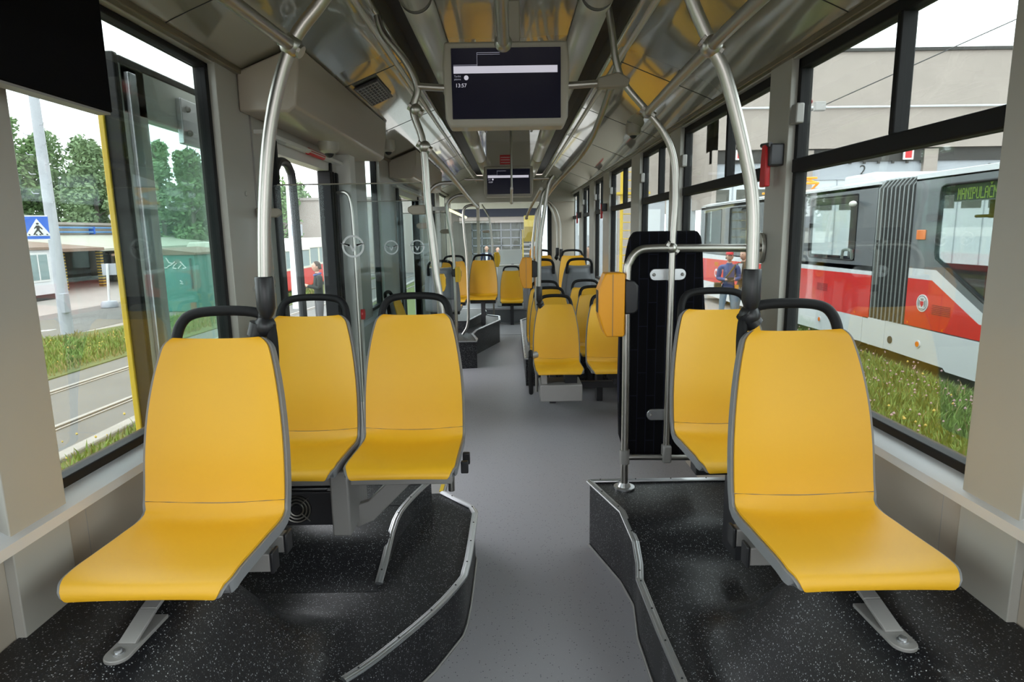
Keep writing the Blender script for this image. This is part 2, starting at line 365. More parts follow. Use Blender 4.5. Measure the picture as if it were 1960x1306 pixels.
# ceiling: centre panel, luminaires, dark slots, glossy coves
def strip(name, prof, m, y0, y1, smooth=40, dy=None):
    rows = [[(x, y, z) for x, z in prof] for y in ((y0, y1) if not dy else [y0+(y1-y0)*k/dy for k in range(dy+1)])]
    return MB().sheet(rows).build(name, m, smooth=smooth)
struct(box('ceiling', 'ceil', None, -.335, .335, YB, 12.9, 2.76, 2.82))
for n, sx in ((5, 1), (6, -1)):
    struct(box('trim_%d' % n, 'slot', None, *sorted((sx*.335, sx*.66)), YB, 12.9, 2.84, 2.90))
for n, sx in ((7, 1), (8, -1)):
    pr = [(sx*.60, 2.86), (sx*.60, 2.75), (sx*.602, 2.728), (sx*.612, 2.712), (sx*.63, 2.704), (sx*.66, 2.694), (sx*1.14, 2.502), (sx*1.20, 2.476), (sx*1.245, 2.455)]
    pp = [(q.x, q.z) for q in smoothpath([(x, 0, z) for x, z in pr[:6]], 3)]+pr[6:]
    o = MB().sheet([[(x, YB+(12.9-YB)*k/12, z) for x, z in pp] for k in range(13)]).build('ceiling_cove_%s' % ('right' if sx > 0 else 'left'), 'cove', smooth=50); struct(o)
    for y in (.9, 2.42, 3.95, 5.45, 6.9, 8.4, 9.9, 11.4): MB().tube([(x, y, z-.0005) for x, z in pp[8:]], .0022, 5).build('seam', 'slot', o)
    MB().tube([(sx*.655, YB, 2.690), (sx*.655, 12.9, 2.690)], .016, 10).build('edge_tube', 'tube', o)
    struct(MB().box(*sorted((sx*1.225, sx*1.30)), YB, YE, 2.436, 2.462).build('trim_%d' % (n+2), 'brownstrip', bevel=.004))
struct(MB().box(-1.36, 1.36, YB-.06, 13.4, 2.91, 2.97).build('ceiling_roof_shell', 'slot'))  # unseen roof shell, added to stop sky light leaking past the coves
for n_, sx in ((30, 1), (31, -1)): struct(MB().box(*sorted((sx*1.26, sx*1.35)), YB, 13.3, 2.455, 2.91).build('trim_%d' % n_, 'slot'))  # unseen dark side backing, added against the same sky leaks
def luminaire(sx, y0, y1, label):
    t = thing('ceiling_luminaire', label, 'ceiling light', (sx*.41, (y0+y1)/2, 2.70))
    pr = [(sx*.41+.074*math.cos(a), 2.755+.075*math.sin(a)) for a in [PI*(1+k/14) for k in range(15)]]
    MB().sheet([[(x, y, z) for x, z in pr] for y in (y0, y1)]).build('light_cover', 'tube', t, solid=.006)
    for y in (y0, y1-.02): MB().prism(pr, 1, y, y+.02).build('end_cap', 'greymetal', t)
    MB().box(*sorted((sx*.41-.06, sx*.41+.06)), y0, y1, 2.75, 2.845).build('housing', 'slot', t)
for sx, s in ((1, 'right'), (-1, 'left')):
    for k, (a, c) in enumerate([(-1.0, 3.0), (3.05, 6.1), (6.15, 9.2), (9.25, 12.3)]):
        luminaire(sx, a, c, 'long silver ceiling light cover on the %s, %s' % (s, ['nearest us above the near seats', 'second one just past the near screen', 'third one before the far screen', 'farthest one past the far screen'][k]))
# ceiling hatch between the screens
t = thing('roof_hatch', 'recessed glossy roof hatch in the ceiling between the two screens', 'hatch', (0, 4.9, 2.70))
b = MB()
for sx in (-1, 1): b.prism([(sx*.30, 2.76), (sx*.22, 2.62), (sx*.20, 2.62), (sx*.26, 2.76)], 1, 4.2, 6.1)
b.build('side_flange', 'cove', t); box('hatch_panel', 'cove', t, -.2, .2, 4.2, 6.1, 2.69, 2.71)
MB().tube([(-.19, 5.2, 2.69), (-.17, 5.2, 2.63), (.17, 5.2, 2.63), (.19, 5.2, 2.69)], .012).build('hatch_handle', 'greymetal', t)

# ------------------------------------------------------------------ raised seat platforms over the wheels
def sm(t): t = max(0., min(1., t)); return t*t*(3-2*t)
def lerp_edge(E, y):
    for (y0, x0), (y1, x1) in zip(E[:-1], E[1:]):
        if y0 <= y <= y1: return x0+(x1-x0)*(y-y0)/(y1-y0)
    return E[0][1] if y < E[0][0] else E[-1][1]
def wheelbox(x, y):                       # moulded hump under the near seats
    return sm((abs(x)-.60)/.38)*(1-sm((y-1.75)/.50))
def platform(name, E, zf, sx, ys, label):
    t = bpy.data.objects.new(name, None); C.objects.link(t); t.location = (sx*.8, 2.4, 0); struct(t)
    rows = []
    for y in ys:
        xe = lerp_edge(E, y); r = []
        for k in range(33):
            x = sx*(xe+(1.27-xe)*k/32); z0 = zf(x, y); r.append((x, y, z0+(.70-z0)*wheelbox(x, y)))
        rows.append(r)
    b = MB(); b.sheet(rows)
    b.sheet([[(r[0][0], r[0][1], 0) for r in rows], [r[0] for r in rows]])            # aisle face
    b.sheet([[(p[0], p[1], 0) for p in rows[-1]], list(rows[-1])])                      # far face
    b.build('platform_top', 'podium', t, smooth=45)
    return t, rows
def nosing(parent, path, name='edge_strip', w_=.022, m='alu'):
    """ribbed aluminium nosing along a path with screw heads"""
    P = [Vector(p) for p in path]; b = MB()
    for dx, r in ((0, .0105), (.010, .007), (-.010, .007)):
        pp = []
        for i, p in enumerate(P):
            tg = (P[min(i+1, len(P)-1)]-P[max(i-1, 0)]); n = Vector((-tg.y, tg.x, 0)); n.normalize(); pp.append(p+n*dx+Vector((0, 0, .002 if dx == 0 else .003)))
        b.tube(pp, r, 8)
    b.build(name, m, parent)
    s = MB(); L = 0; nxt = .06
    for a, c in zip(P[:-1], P[1:]):
        d = (c-a).length
        while nxt < L+d:
            q = a+(c-a)*((nxt-L)/d); s.ball((q.x, q.y, q.z+.0115), .0042, 8, 4); nxt += .19
        L += d
    if s.v: s.build('screw', 'darkmetal', parent)
YS = [.5+.06*k for k in range(80)]
ER = [(.4, .56), (1.79, .531), (2.05, .521), (2.38, .516), (2.62, .545), (2.82, .520), (3.20, .408)]
zR = lambda x, y: .27+.095*sm((y-2.50)/.25)
ysR = [y for y in YS if y < 3.19]+[3.20]
pr_, rowsR = platform('floor_platform_right', ER, zR, 1, ysR, '')
ed = [(e[1]-.004, e[0], zR(e[1], e[0])+.004) for e in ER]
nosing(pr_, [ed[0], ed[1], ed[2], ed[3]]); nosing(pr_, [ed[3], (.535, 2.5, zR(0, 2.5)+.006), ed[4]]); nosing(pr_, [ed[4], ed[5], ed[6]]); nosing(pr_, [ed[6], (1.25, 3.20, .369)])
MB().tube([(e[1]-.006, e[0], .004) for e in ER], .006, 6).build('floor_seal', 'greymetal', pr_)
EL = [(.4, .66), (1.80, .60), (1.837, .574), (1.947, .486), (2.205, .329), (2.42, .235), (2.50, .222), (2.66, .214), (3.064, .210), (3.14, .235), (3.337, .411)]
zL = lambda x, y: .255
ysL = sorted(set([y for y in YS if y < 3.33]+[e[0] for e in EL if e[0] > .5]))
pl_, rowsL = platform('floor_platform_left', EL, zL, -1, ysL, '')
def arcpts(E, y0, y1, z): return [(-(e[1]-.004), e[0], z) for e in E if y0 <= e[0] <= y1]
nosing(pl_, [(-.656, .5, .259), (-.596, 1.82, .259)]); nosing(pl_, smoothpath(arcpts(EL, 1.83, 3.1, .259), 3)); nosing(pl_, arcpts(EL, 3.06, 3.4, .259))
MB().tube([(-(e[1]-.006), e[0], .004) for e in EL], .006, 6).build('floor_seal', 'greymetal', pl_)
# inner step on the left platform
EI = [(2.40, .571), (2.50, .566), (2.77, .563), (3.003, .531), (3.26, .456)]
zi = lambda y: .256+.105*sm((y-2.36)/.34)
rows = []
for k in range(19):
    y = 2.36+.05*k; xe = lerp_edge(EI, y); rows.append([(-(xe+(1.27-xe)*j/10), y, zi(y)) for j in range(11)])
b = MB(); b.sheet(rows); b.sheet([[(r[0][0], r[0][1], .25) for r in rows], [r[0] for r in rows]]); b.sheet([[(p[0], p[1], 0) for p in rows[-1]], list(rows[-1])])
b.build('inner_step', 'podium', pl_, smooth=45)
nosing(pl_, smoothpath([(-e[1], e[0], zi(e[0])+.006) for e in EI], 3)); nosing(pl_, [(-.456, 3.26, .367), (-1.24, 3.255, .367)])
MB().box(-1.2, -.545, 2.955, 2.965, .3605, .3635).build('seam', 'darkmetal', pl_)
# yellow-marked sill strip on the floor by the first doorway
t = struct(MB().box(-.66, -.46, 3.42, 4.6, .0, .006).build('trim_20', 'greymetal'))
b = MB()
for k in range(5): b.box(-.50, -.475, 3.5+.22*k, 3.62+.22*k, .006, .009)
b.build('floor_marking', 'yellowpaint', t)
# far platforms
def far_platform(name, poly, z, sx):
    t = bpy.data.objects.new(name, None); C.objects.link(t); t.location = (poly[0][0], poly[0][1], 0); struct(t)
    MB().prism(poly, 2, 0, z).build('platform_top', 'podium', t)
    return t
fl = far_platform('floor_platform_far_left', [(-.62, 7.8), (-.447, 7.82), (-.455, 8.0), (-.535, 8.4), (-.50, 8.75), (-.19, 9.75), (-.20, 10.2), (-.40, 10.38), (-1.27, 10.38), (-1.27, 7.8)], .34, -1)
nosing(fl, [(-1.2, 7.8, .345), (-.447, 7.82, .345), (-.455, 8.0, .345), (-.535, 8.4, .345), (-.50, 8.75, .345), (-.19, 9.75, .345), (-.20, 10.2, .345), (-.40, 10.38, .345)])
MB().prism([(-.62, 8.9), (-.41, 9.9), (-.46, 10.36), (-1.26, 10.36), (-1.26, 8.9)], 2, .34, .46).build('inner_step', 'podium', fl); nosing(fl, [(-.62, 8.9, .465), (-.41, 9.9, .465), (-.46, 10.36, .465)])
fr = far_platform('floor_platform_far_right', [(.15, 6.85), (.15, 10.0), (.35, 10.38), (1.27, 10.38), (1.27, 6.85)], .30, 1)
nosing(fr, [(1.2, 6.85, .305), (.15, 6.85, .305), (.15, 10.0, .305), (.35, 10.38, .305)])
# grey raised floor across the far end
b = MB(); b.box(-1.26, 1.26, 11.75, YE, .0, .29, 'shellback'); b.box(-1.26, 1.26, 11.72, 11.76, .27, .30, 'alu'); struct(b.build('floor_rear_riser', 'shellback'))
b = MB(); b.tube([(-.2, 11.72, .02), (-.05, 11.62, .02), (.08, 11.62, .02), (.2, 11.72, .02)], .01, 6); struct(b.build('trim_21', 'alu'))

# ------------------------------------------------------------------ doorways on the left
def doorway(n, y0, y1):
    o = bpy.data.objects.new('door_%d' % n, None); C.objects.link(o); o.location = (-1.29, (y0+y1)/2, 0); struct(o)
    MB().box(-1.34, -1.22, y0-.045, y0, 0, 2.2).build('rubber_seal', 'rubber', o, .01)
    MB().box(-1.34, -1.24, y1, y1+.045, 0, 2.2).build('rubber_seal', 'rubber', o, .01)
    MB().box(-1.335, -1.255, y0, y1, 2.14, 2.2).build('lintel', 'white', o)
    MB().tube(smoothpath([(-1.27, y0+.07, .3), (-1.27, y0+.06, 1.2), (-1.27, y0+.06, 1.95), (-1.27, y0+.1, 2.08), (-1.27, y0+.2, 2.11), (-1.27, y0+.3, 2.08), (-1.27, y0+.34, 1.95), (-1.27, y0+.36, 1.2), (-1.27, y0+.38, .3)], 5), .024).build('door_handrail', 'darkmetal', o)
    return o
d1 = doorway(1, 3.44, 4.50); d2 = doorway(2, 7.1, 8.7)
t = thing('door_leaf', 'open sliding door leaf edged in yellow, outside the near left window', 'tram door', (-1.44, 2.8, -.1))
def leaf(t, y0, y1, m='leafgrey'):
    f = MB(); x0, x1 = -1.48, -1.425
    f.box(x0, x1, y0, y1, 2.16, 2.34); f.box(x0, x1, y0, y0+.16, -.2, 2.34); f.box(x0, x1, y1-.05, y1, -.2, 2.34); f.box(x0, x1, y0, y1, -.2, .35)
    f.build('leaf_frame', m, t, .006)
    MB().box(-1.46, -1.445, y0+.15, y1-.04, .33, 2.18).build('leaf_window', 'glassteal', t, smooth=0)
    MB().box(-1.50, -1.424, y0-.03, y0-.002, -.2, 2.37).build('edge_seal', 'rubber', t, .006)
    MB().box(-1.50, -1.478, y0-.042, y0-.03, -.2, 2.38).build('outer_skin_edge', 'yellowpaint', t, .004)
    MB().box(-1.424, -1.405, y0+.02, y0+.07, -.2, 2.31).build('edge_profile', 'alu', t, .004)
    MB().box(x0, -1.42, y0, y1, 2.335, 2.365).build('top_seal', 'rubber', t, .006)
leaf(t, 2.44, 3.2)
br = box('hanger_bracket', 'alu', t, -1.425, -1.40, 2.82, 3.1, 2.10, 2.29, .004)
b = MB()
for y, z in ((2.87, 2.25), (2.87, 2.15), (3.04, 2.24), (3.04, 2.14)): MB().ball((-1.398, y, z), .014, 8, 5).build('bolt', 'greymetal', br)
t = thing('door_leaf', 'second open door leaf of teal glass beyond the white door pillar', 'tram door', (-1.44, 5.8, -.1)); leaf(t, 5.2, 6.3)
t = thing('folded_door_leaf', 'black-framed door leaf edge standing at the far side of the first doorway', 'tram door', (-1.25, 4.55, 0))
b = MB()
for k, (y, wd) in enumerate(((4.47, .035), (4.54, .03), (4.62, .05))): b.box(-1.33, -1.235, y, y+wd, .02, 2.14)
b.build('leaf_frame', 'rubber', t, .008); MB().box(-1.29, -1.27, 4.50, 4.62, .1, 2.1).build('leaf_window', 'glassteal', t, smooth=0)
struct(MB().box(-1.34, -1.15, 4.68, 4.84, 0, 2.28).build('trim_24', 'white', bevel=.012))
# door drive covers above the doorways
for n, (a, c, lb) in enumerate(((3.05, 5.12, 'beige door drive cover above the first left doorway'), (6.7, 9.2, 'beige door drive cover above the second left doorway'))):
    t = thing('door_drive_cover', lb, 'cover panel', (-1.12, (a+c)/2, 2.26))
    MB().prism([(-1.249, 2.272), (-1.02, 2.268), (-.985, 2.29), (-.962, 2.45), (-.957, 2.562), (-1.249, 2.448)], 1, a, c).build('cover', 'wall', t, .01)
    MB().box(-1.249, -1.20, a+.15, c-.1, 2.196, 2.215).build('light_strip', 'white', t)
    if n == 0:
        MB().tube([(-1.22, 3.55, 2.205), (-1.22, 4.5, 2.205)], .014, 10).build('handle_bar', 'white', t)
        part(MB().tube([(-1.22, 3.95, 2.205), (-1.22, 4.25, 2.205)], .021, 12).build('emergency_grip', 'red', t), 'red emergency grip')
# rivets on the near left pillar
b = MB()
for z in (1.0, 1.45, 1.9): b.ball((-1.248, 3.05, z), .012, 8, 5, sc_=(.4, 1, 1))
struct(b.build('trim_22', 'pillar')); struct(MB().box(-1.2495, -1.243, 3.16, 3.168, 1.0, 2.45).build('trim_23', 'greymetal'))

# ------------------------------------------------------------------ seats
SP = [(-.007, -.016), (-.007, -.007), (.006, .001), (.06, .004), (.14, -.003), (.24, -.012), (.33, -.017), (.385, -.008), (.418, .026), (.436, .085), (.455, .20), (.478, .32), (.505, .43), (.530, .515), (.536, .535)]
SW = [.219, .219, .219, .219, .219, .219, .220, .221, .222, .222, .220, .210, .192, .170, .165]
_d = [0.]
for (a, c), (e, f) in zip(SP[:-1], SP[1:]): _d.append(_d[-1]+math.hypot(e-a, f-c))
SL = _d[-1]
_sp = smoothpath([(p[0], p[1], 0) for p in SP], 8); _sw = smoothpath([(x, 0, 0) for x in SW], 8)
_dd = [0.]
for a, c in zip(_sp[:-1], _sp[1:]): _dd.append(_dd[-1]+(c-a).length)
def prof(v):
    s = v*_dd[-1]
    for i in range(len(_dd)-1):
        if s <= _dd[i+1] or i == len(_dd)-2:
            t = (s-_dd[i])/max(1e-9, _dd[i+1]-_dd[i]); p = _sp[i].lerp(_sp[i+1], t); wd = _sw[i].x+(_sw[i+1].x-_sw[i].x)*t
            tg = (_sp[min(i+2, len(_sp)-1)]-_sp[max(i-1, 0)]).normalized(); return p, wd, Vector((-tg.y, tg.x, 0)), s
def seat_point(u, v, off, trim=0.0):
    p, wd, n, s = prof(v); r = .062; d = min(s, _dd[-1]-s)+.004
    rr = .05 if s < .3 else .04
    if d < rr: wd = wd-rr+math.sqrt(max(0, rr*rr-(rr-d)**2))
    wd -= trim; a = abs(u); dish = (.004+.016*min(1, v/.3) if v < .45 else .030)*a**2.6
    q = off+dish
    return (u*wd, p.x+n.x*q, p.y+n.y*q)
VB = .475
def seat_sheet(v0, v1, t0, t1, trim, nu=14, nv=26, ease=lambda t: t):
    """closed padded slab between two offsets; v0/v1 may depend on u"""
    b = MB(); rows = []
    for side, off in ((0, t1), (1, t0)):
        rows.append([[seat_point(-1+2*j/nu, (v0(-1+2*j/nu)+(v1(-1+2*j/nu)-v0(-1+2*j/nu))*ease(i/nv)), off, trim) for j in range(nu+1)] for i in range(nv+1)])
    b.sheet(rows[0]); b.sheet(rows[1])
    per = lambda R: [R[0][j] for j in range(nu+1)]+[R[i][nu] for i in range(1, nv+1)]+[R[nv][j] for j in range(nu-1, -1, -1)]+[R[i][0] for i in range(nv-1, 0, -1)]
    A, B_ = per(rows[0]), per(rows[1]); n = len(A)
    b.add(A+B_, [(i, (i+1) % n, n+(i+1) % n, n+i) for i in range(n)])
    return b
def merge_build(b, name, m, parent):
    o = b.build(name, m, parent, smooth=0)
    bm = bmesh.new(); bm.from_mesh(o.data); bmesh.ops.remove_doubles(bm, verts=bm.verts, dist=.0004); bmesh.ops.recalc_face_normals(bm, faces=bm.faces); bm.to_mesh(o.data); bm.free()
    o.data.polygons.foreach_set('use_smooth', [True]*len(o.data.polygons)); o.data.set_sharp_from_angle(angle=math.radians(50)); return o
def make_seat(label, cat='seat', group=None):
    t = thing('passenger_seat', label, cat, (0, 0, 0), group)
    fr = lambda u: VB+.012*u*u
    cu = merge_build(seat_sheet(lambda u: .0, lambda u: fr(u)-.0012, .0, .014, .0095, ease=lambda t: t**2), 'seat', 'yellow', t)
    ba = merge_build(seat_sheet(lambda u: fr(u)+.0012, lambda u: 1.0, .0, .014, .0095, ease=lambda t: 1-(1-t)**2), 'backrest', 'yellow', t)
    sh = merge_build(seat_sheet(lambda u: 0.0, lambda u: 1.0, -.024, .0085, 0.0, 14, 48, lambda t: t*t*(3-2*t)), 'shell', 'shell', t)
    rb = MB()                                                   # raised panel on the back of the shell
    R = [[(u*.15, 0, 0) for u in (-1, 1)]]
    rows = [[seat_point(u*.72, .60+.36*i/8, -.034) for u in (-1, -.5, 0, .5, 1)] for i in range(9)]
    rows = [[seat_point(u*.74, .585+.39*i/8, -.024) for u in (-1, -.5, 0, .5, 1)] if i in (0, 8) else r for i, r in enumerate(rows)]
    rb.sheet(rows).build('back_panel', 'shellback', t, solid=.004)
    h = smoothpath([(-.156, .538, .44), (-.155, .548, .52), (-.140, .566, .582), (-.100, .578, .612), (0, .582, .620), (.100, .578, .612), (.140, .566, .582), (.155, .548, .52), (.156, .538, .44)], 5)
    MB().tube(h, .0165, 12).build('grab_handle', 'rubber', t)
    return t
seat0 = make_seat('yellow seat facing us, nearest on the right')
def add_parts(t, kind, x, y, z):
    """what carries the seat: built in world coordinates, parented to the seat"""
    if kind == 'hump':
        s = 1 if x > 0 else -1
        for k, yy in enumerate((y+.235, y+.345)):
            MB().box(*sorted((x-s*.225, x+s*.20)), yy-.02, yy+.02, z-.085, z-.03).build('mounting_bar', 'greymetal', t, .004)
            MB().box(*sorted((x-s*.235, x-s*.225)), yy-.024, yy+.024, z-.089, z-.026).build('bar_end_cap', 'black', t, .003)
        b = MB(); P = [Vector((x+s*.03, y+.22, z-.06)), Vector((x+s*.035, y+.06, z-.095)), Vector((x+s*.045, y-.025, .712))]
        for a, c in zip(P[:-1], P[1:]):
            d = (c-a).normalized(); n = Vector((1, 0, 0)); up = d.cross(n).normalized()
            vs = [p+n*i*.022+up*j*.005 for p in (a, c) for i in (-1, 1) for j in (-1, 1)]
            b.add(vs, [(0, 1, 3, 2), (4, 6, 7, 5), (0, 4, 5, 1), (2, 3, 7, 6), (0, 2, 6, 4), (1, 5, 7, 3)])
        pl = [(x+s*.045+.031*math.cos(a), y-.06+.031*math.sin(a)) for a in [PI+PI*k/10 for k in range(11)]]+[(x+s*.04+.031, y+.10), (x+s*.04-.031, y+.10)]
        b.prism(pl, 2, .702, .712); o = b.build('foot_strut', 'greymetal', t, .002)
        MB().lathe([(.014, .712), (.014, .716), (.009, .717), (.009, .723), (.004, .724)], x+s*.045, y-.058, 10).build('bolt', 'alu', o)
    if kind == 'box':
        MB().box(x-.175, x+.20, y-.02, y+.30, .215, .365).build('mounting_box', 'greymetal', t, .008)
        b = MB()
        for xx in (x-.08, x+.10): b.lathe([(.008, 0), (.008, .004), (.003, .005)], 0, 0, 8)
        MB().box(x-.16, x-.11, y+.03, y+.2, .36, z-.03).build('mount', 'greymetal', t, .004); MB().box(x+.05, x+.16, y+.05, y+.25, .36, z-.03).build('mount', 'black', t, .004); MB().box(x-.05, 1.26, y+.24, y+.30, .27, .33).build('wall_beam', 'darkmetal', t, .004)
    if kind == 'beam':
        MB().box(*sorted((x, (1.272 if x > 0 else -1.248))), y+.14, y+.22, z-.15, z-.07).build('wall_beam', 'darkmetal', t, .004); MB().box(x-.05, x+.05, y+.12, y+.24, z-.10, z-.03).build('mount', 'black', t, .004)
    if kind == 'rail':
        MB().box(x-.19, x+.19, y+.12, y+.2, z-.085, z-.025).build('mounting_bar', 'black', t, .004)
        zb = 0.0 if y < 2 else .365 if y < 3 else 0.0 if y < 6.8 else (.30 if x > 0 else .34) if y < 10.4 else 0.0 if y < 11.5 else .29
        MB().box(x-.03, x+.03, y+.08, y+.24, zb, z-.06).build('foot_strut', 'darkmetal', t, .004)
def place(label, x, y, z, kind=None, rot=0, scale=1.0, group=None):
    global seat0
    if place.first: t = seat0; place.first = False
    else: t = copy_tree(seat0_proto[0]) if False else copy_seat()
    t.location = (x, y, z); t.rotation_euler = (0, 0, rot); t['label'] = label
    if group: t['group'] = group
    if kind: add_parts(t, kind, x, y, z)
    return t
place.first = True
SEAT_PARTS = [o for o in seat0.children]
def copy_seat():
    r = seat0.copy(); C.objects.link(r)
    for ch in SEAT_PARTS:
        c = ch.copy(); C.objects.link(c); c.parent = r
    return r
G_ = 'yellow passenger seats of the tram'
sNR = place('large yellow seat facing us, nearest on the right, beside the window', .888, 1.425, .842, 'hump', group=G_)
sNL = place('large yellow seat facing us, nearest on the left, beside the window', -.918, 1.425, .846, 'hump', group=G_)
sW = place('yellow seat behind the nearest left one, window seat of the pair over the fan box', -.900, 2.27, .803, None, group=G_)
sA = place('yellow aisle seat of the left pair, over the step with metal edging', -.436, 2.27, .803, None, group=G_)
sR2 = place('yellow seat between the nearest right seat and the black padded board', .925, 2.285, .803, 'rail', group=G_)
# the left pair: beam, arm, fan box
b = MB(); b.prism([(2.40, .70), (2.40, .775), (2.62, .775), (2.62, .70)], 0, -1.20, -.25); b.build('cross_beam', 'greymetal', sA, .005)
MB().box(-.735, -.66, 2.36, 2.66, .50, .775).build('support_post', 'greymetal', sA, .008)
MB().prism([(-.70, .50), (-.67, .47), (-.60, .50), (-.40, .70), (-.37, .765), (-.44, .765), (-.62, .585), (-.70, .56)], 1, 2.50, 2.54).build('support_arm', 'greymetal', sA, .004)
for yy in (2.42, 2.52): MB().box(-.215, -.185, yy-.012, yy+.012, .74, .79).build('hinge_knob', 'black', sA, .004)
t = thing('fan_heater', 'dark metal fan box under the left window seat', 'heater', (-.905, 2.55, .505))
MB().box(-1.06, -.75, 2.452, 2.66, .505, .655).build('housing', 'darkmetal', t, .006)
b = MB()
for k in range(4): b.tube([(-.905+r*math.cos(a), 2.447, .58+r*math.sin(a)) for r in (.014+.014*k,) for a in [2*PI*j/24 for j in range(25)]], .0032, 5, False)
for a in (.785, 2.356, 3.927, 5.498): b.tube([(-.905+.012*math.cos(a), 2.447, .58+.012*math.sin(a)), (-.905+.075*math.cos(a), 2.447, .58+.075*math.sin(a))], .0026, 5)
b.build('fan_guard', 'steel', t)
b = MB(); b.prism([(-.905+.062*math.cos(2*PI*k/28), .58+.062*math.sin(2*PI*k/28)) for k in range(28)], 1, 2.449, 2.4525); fo = b.build('fan_opening', 'signblack', t)
b = MB(); b.prism([(-.905+.024*math.cos(2*PI*k/16), .58+.024*math.sin(2*PI*k/16)) for k in range(16)], 1, 2.444, 2.449); b.build('fan_hub', 'black', t)
b = MB()
for k in range(4): b.box(-1.04, -.78, 2.46+.045*k, 2.475+.045*k, .655, .66)
b.build('vent_slots', 'black', t)
# the far right rows
rows_ = [('yellow seat on the far right by the aisle, on a grey metal box', .417, 5.40, .478, 'box'), ('yellow window seat right of the one on the metal box, behind the orange ticket machine', .915, 5.40, .478, 'beam'),
 ('second yellow aisle seat of the far right rows, behind the one on the metal box', .40, 6.02, .50, 'rail'), ('second yellow window seat of the far right rows', .88, 6.08, .50, 'rail'),
 ('third yellow aisle seat of the far right rows, in front of a grey seat back', .385, 6.62, .52, 'rail'), ('third yellow window seat of the far right rows, in front of a grey seat back', .86, 6.70, .52, 'rail')]
for lb, x, y, z, k in rows_: place(lb, x, y, z, k, group=G_)
MB().box(.10, .14, 5.98, 6.02, .2, .3)
place('grey seat back on the far right by the aisle, its seat facing away', .375, 8.35, .745, 'rail', PI, group='grey seat backs turned towards us')
place('grey seat back on the far right by the window, its seat facing away', .85, 8.35, .745, 'rail', PI, group='grey seat backs turned towards us')
place('yellow seat behind the grey seat backs, by the aisle on the far right', .46, 9.2, .80, 'rail', group=G_)
place('yellow seat behind the grey seat backs, by the window on the far right', .93, 9.0, .80, 'rail', group=G_)
# far left and far end
place('yellow seat at the far left beside the aisle, above the black stepped platform', -.425, 9.25, .74, 'rail', group=G_)
place('yellow far left window seat, left of the one at the stepped platform', -.86, 9.0, .74, 'rail', group=G_)
place('small yellow seat at the very end of the aisle in front of the grey cabinet', .01, 11.45, .44, 'rail', group=G_)
place('grey seat back turned towards us on the far left behind the poles', -.86, 8.25, .75, 'rail', PI, group='grey seat backs turned towards us')
t = t_fold = place('yellow folding seat turned sideways on the left behind the near pair', -.55, 5.7, .56, 'rail', PI/2, group=G_)
MB().box(-1.248, -.75, 5.62, 5.78, .38, .47).build('wall_bracket', 'darkmetal', t_fold) if False else None
# black loop handle on the side of the seat on the box
t = thing('aisle_guard_loop', 'black oval guard loop on the aisle side of the seat on the metal box', 'guard', (.165, 5.5, .5))
MB().tube(smoothpath([(.165, 5.47, .60), (.163, 5.46, .50), (.165, 5.465, .33), (.165, 5.50, .27), (.165, 5.535, .33), (.163, 5.54, .50), (.165, 5.53, .60), (.165, 5.50, .645), (.165, 5.47, .60)], 4), .02, 10).build('arm_pad', 'rubber', t)
MB().tube([(.165, 5.52, .60), (.22, 5.56, .61)], .03, 12).build('pivot', 'greymetal', t)

# ------------------------------------------------------------------ poles and rails
def clamp(b, p, r=.034): b.ball(p, r, 12, 8); b.tube([(p[0]-.03, p[1], p[2]+.02), (p[0]+.03, p[1], p[2]-.02)], .02, 10)
def pole(label, path, r=.0195, sleeve=None, joint=None, clamps=(), group='curved steel grab poles'):
    t = thing('grab_pole', label, 'pole', path[-1], group)
    MB().tube(smoothpath(path, 6), r, 14).build('pole', 'steel', t)
    for c in clamps:
        b = MB(); clamp(b, c, r*1.75); b.build('clamp', 'darkmetal' if False else 'steel', t)
    if sleeve:
        x, y, z0, z1 = sleeve; MB().lathe([(.012, z0-.035), (.022, z0-.02), (.0285, z0), (.0285, z1-.004), (.026, z1), (.02, z1)], x, y, 16).build('end_sleeve', 'black', t)
    if joint:
        b = MB(); j = Vector(joint); b.ball(j+Vector((0, 0, .035)), .02, 12, 8); b.ball(j, .034, 14, 10, sc_=(1, 1, 1.1)); b.tube([j+Vector((-.018, 0, .012)), j+Vector((.018 if joint[0] > 0 else -.03, 0, -.03))], .03, 12); b.build('ball_joint', 'black', t)
    return t
pole('curved steel pole rising from the nearest right seat', [(.46, 1.98, 2.66), (.50, 1.98, 2.47), (.544, 1.98, 2.36), (.605, 1.98, 2.236), (.653, 1.98, 2.144), (.718, 1.98, 1.932), (.752, 1.98, 1.765), (.759, 1.98, 1.55)], sleeve=(.760, 1.98, 1.475, 1.575), joint=(.762, 1.99, 1.425), clamps=[(.605, 1.98, 2.236)])
pole('curved steel pole rising from the nearest left seat', [(-.42, 1.98, 2.66), (-.475, 1.98, 2.47), (-.542, 1.98, 2.375), (-.64, 1.98, 2.255), (-.715, 1.98, 2.047), (-.756, 1.98, 1.80), (-.777, 1.98, 1.55)], sleeve=(-.778, 1.98, 1.475, 1.575), joint=(-.79, 1.99, 1.415), clamps=[(-.64, 1.98, 2.255)])
YF = 3.12
pole('steel pole through the barrier rail in front of the black padded board', [(.47, YF, 2.72), (.489, YF, 2.61), (.507, YF, 2.49), (.549, YF, 2.383), (.663, YF, 2.253), (.745, YF, 2.15), (.793, YF, 2.03), (.806, YF, 1.85), (.798, YF, 1.62), (.795, YF, 1.1), (.793, YF, .58)], .0165, clamps=[(.663, YF, 2.253), (.795, YF, 1.612)])
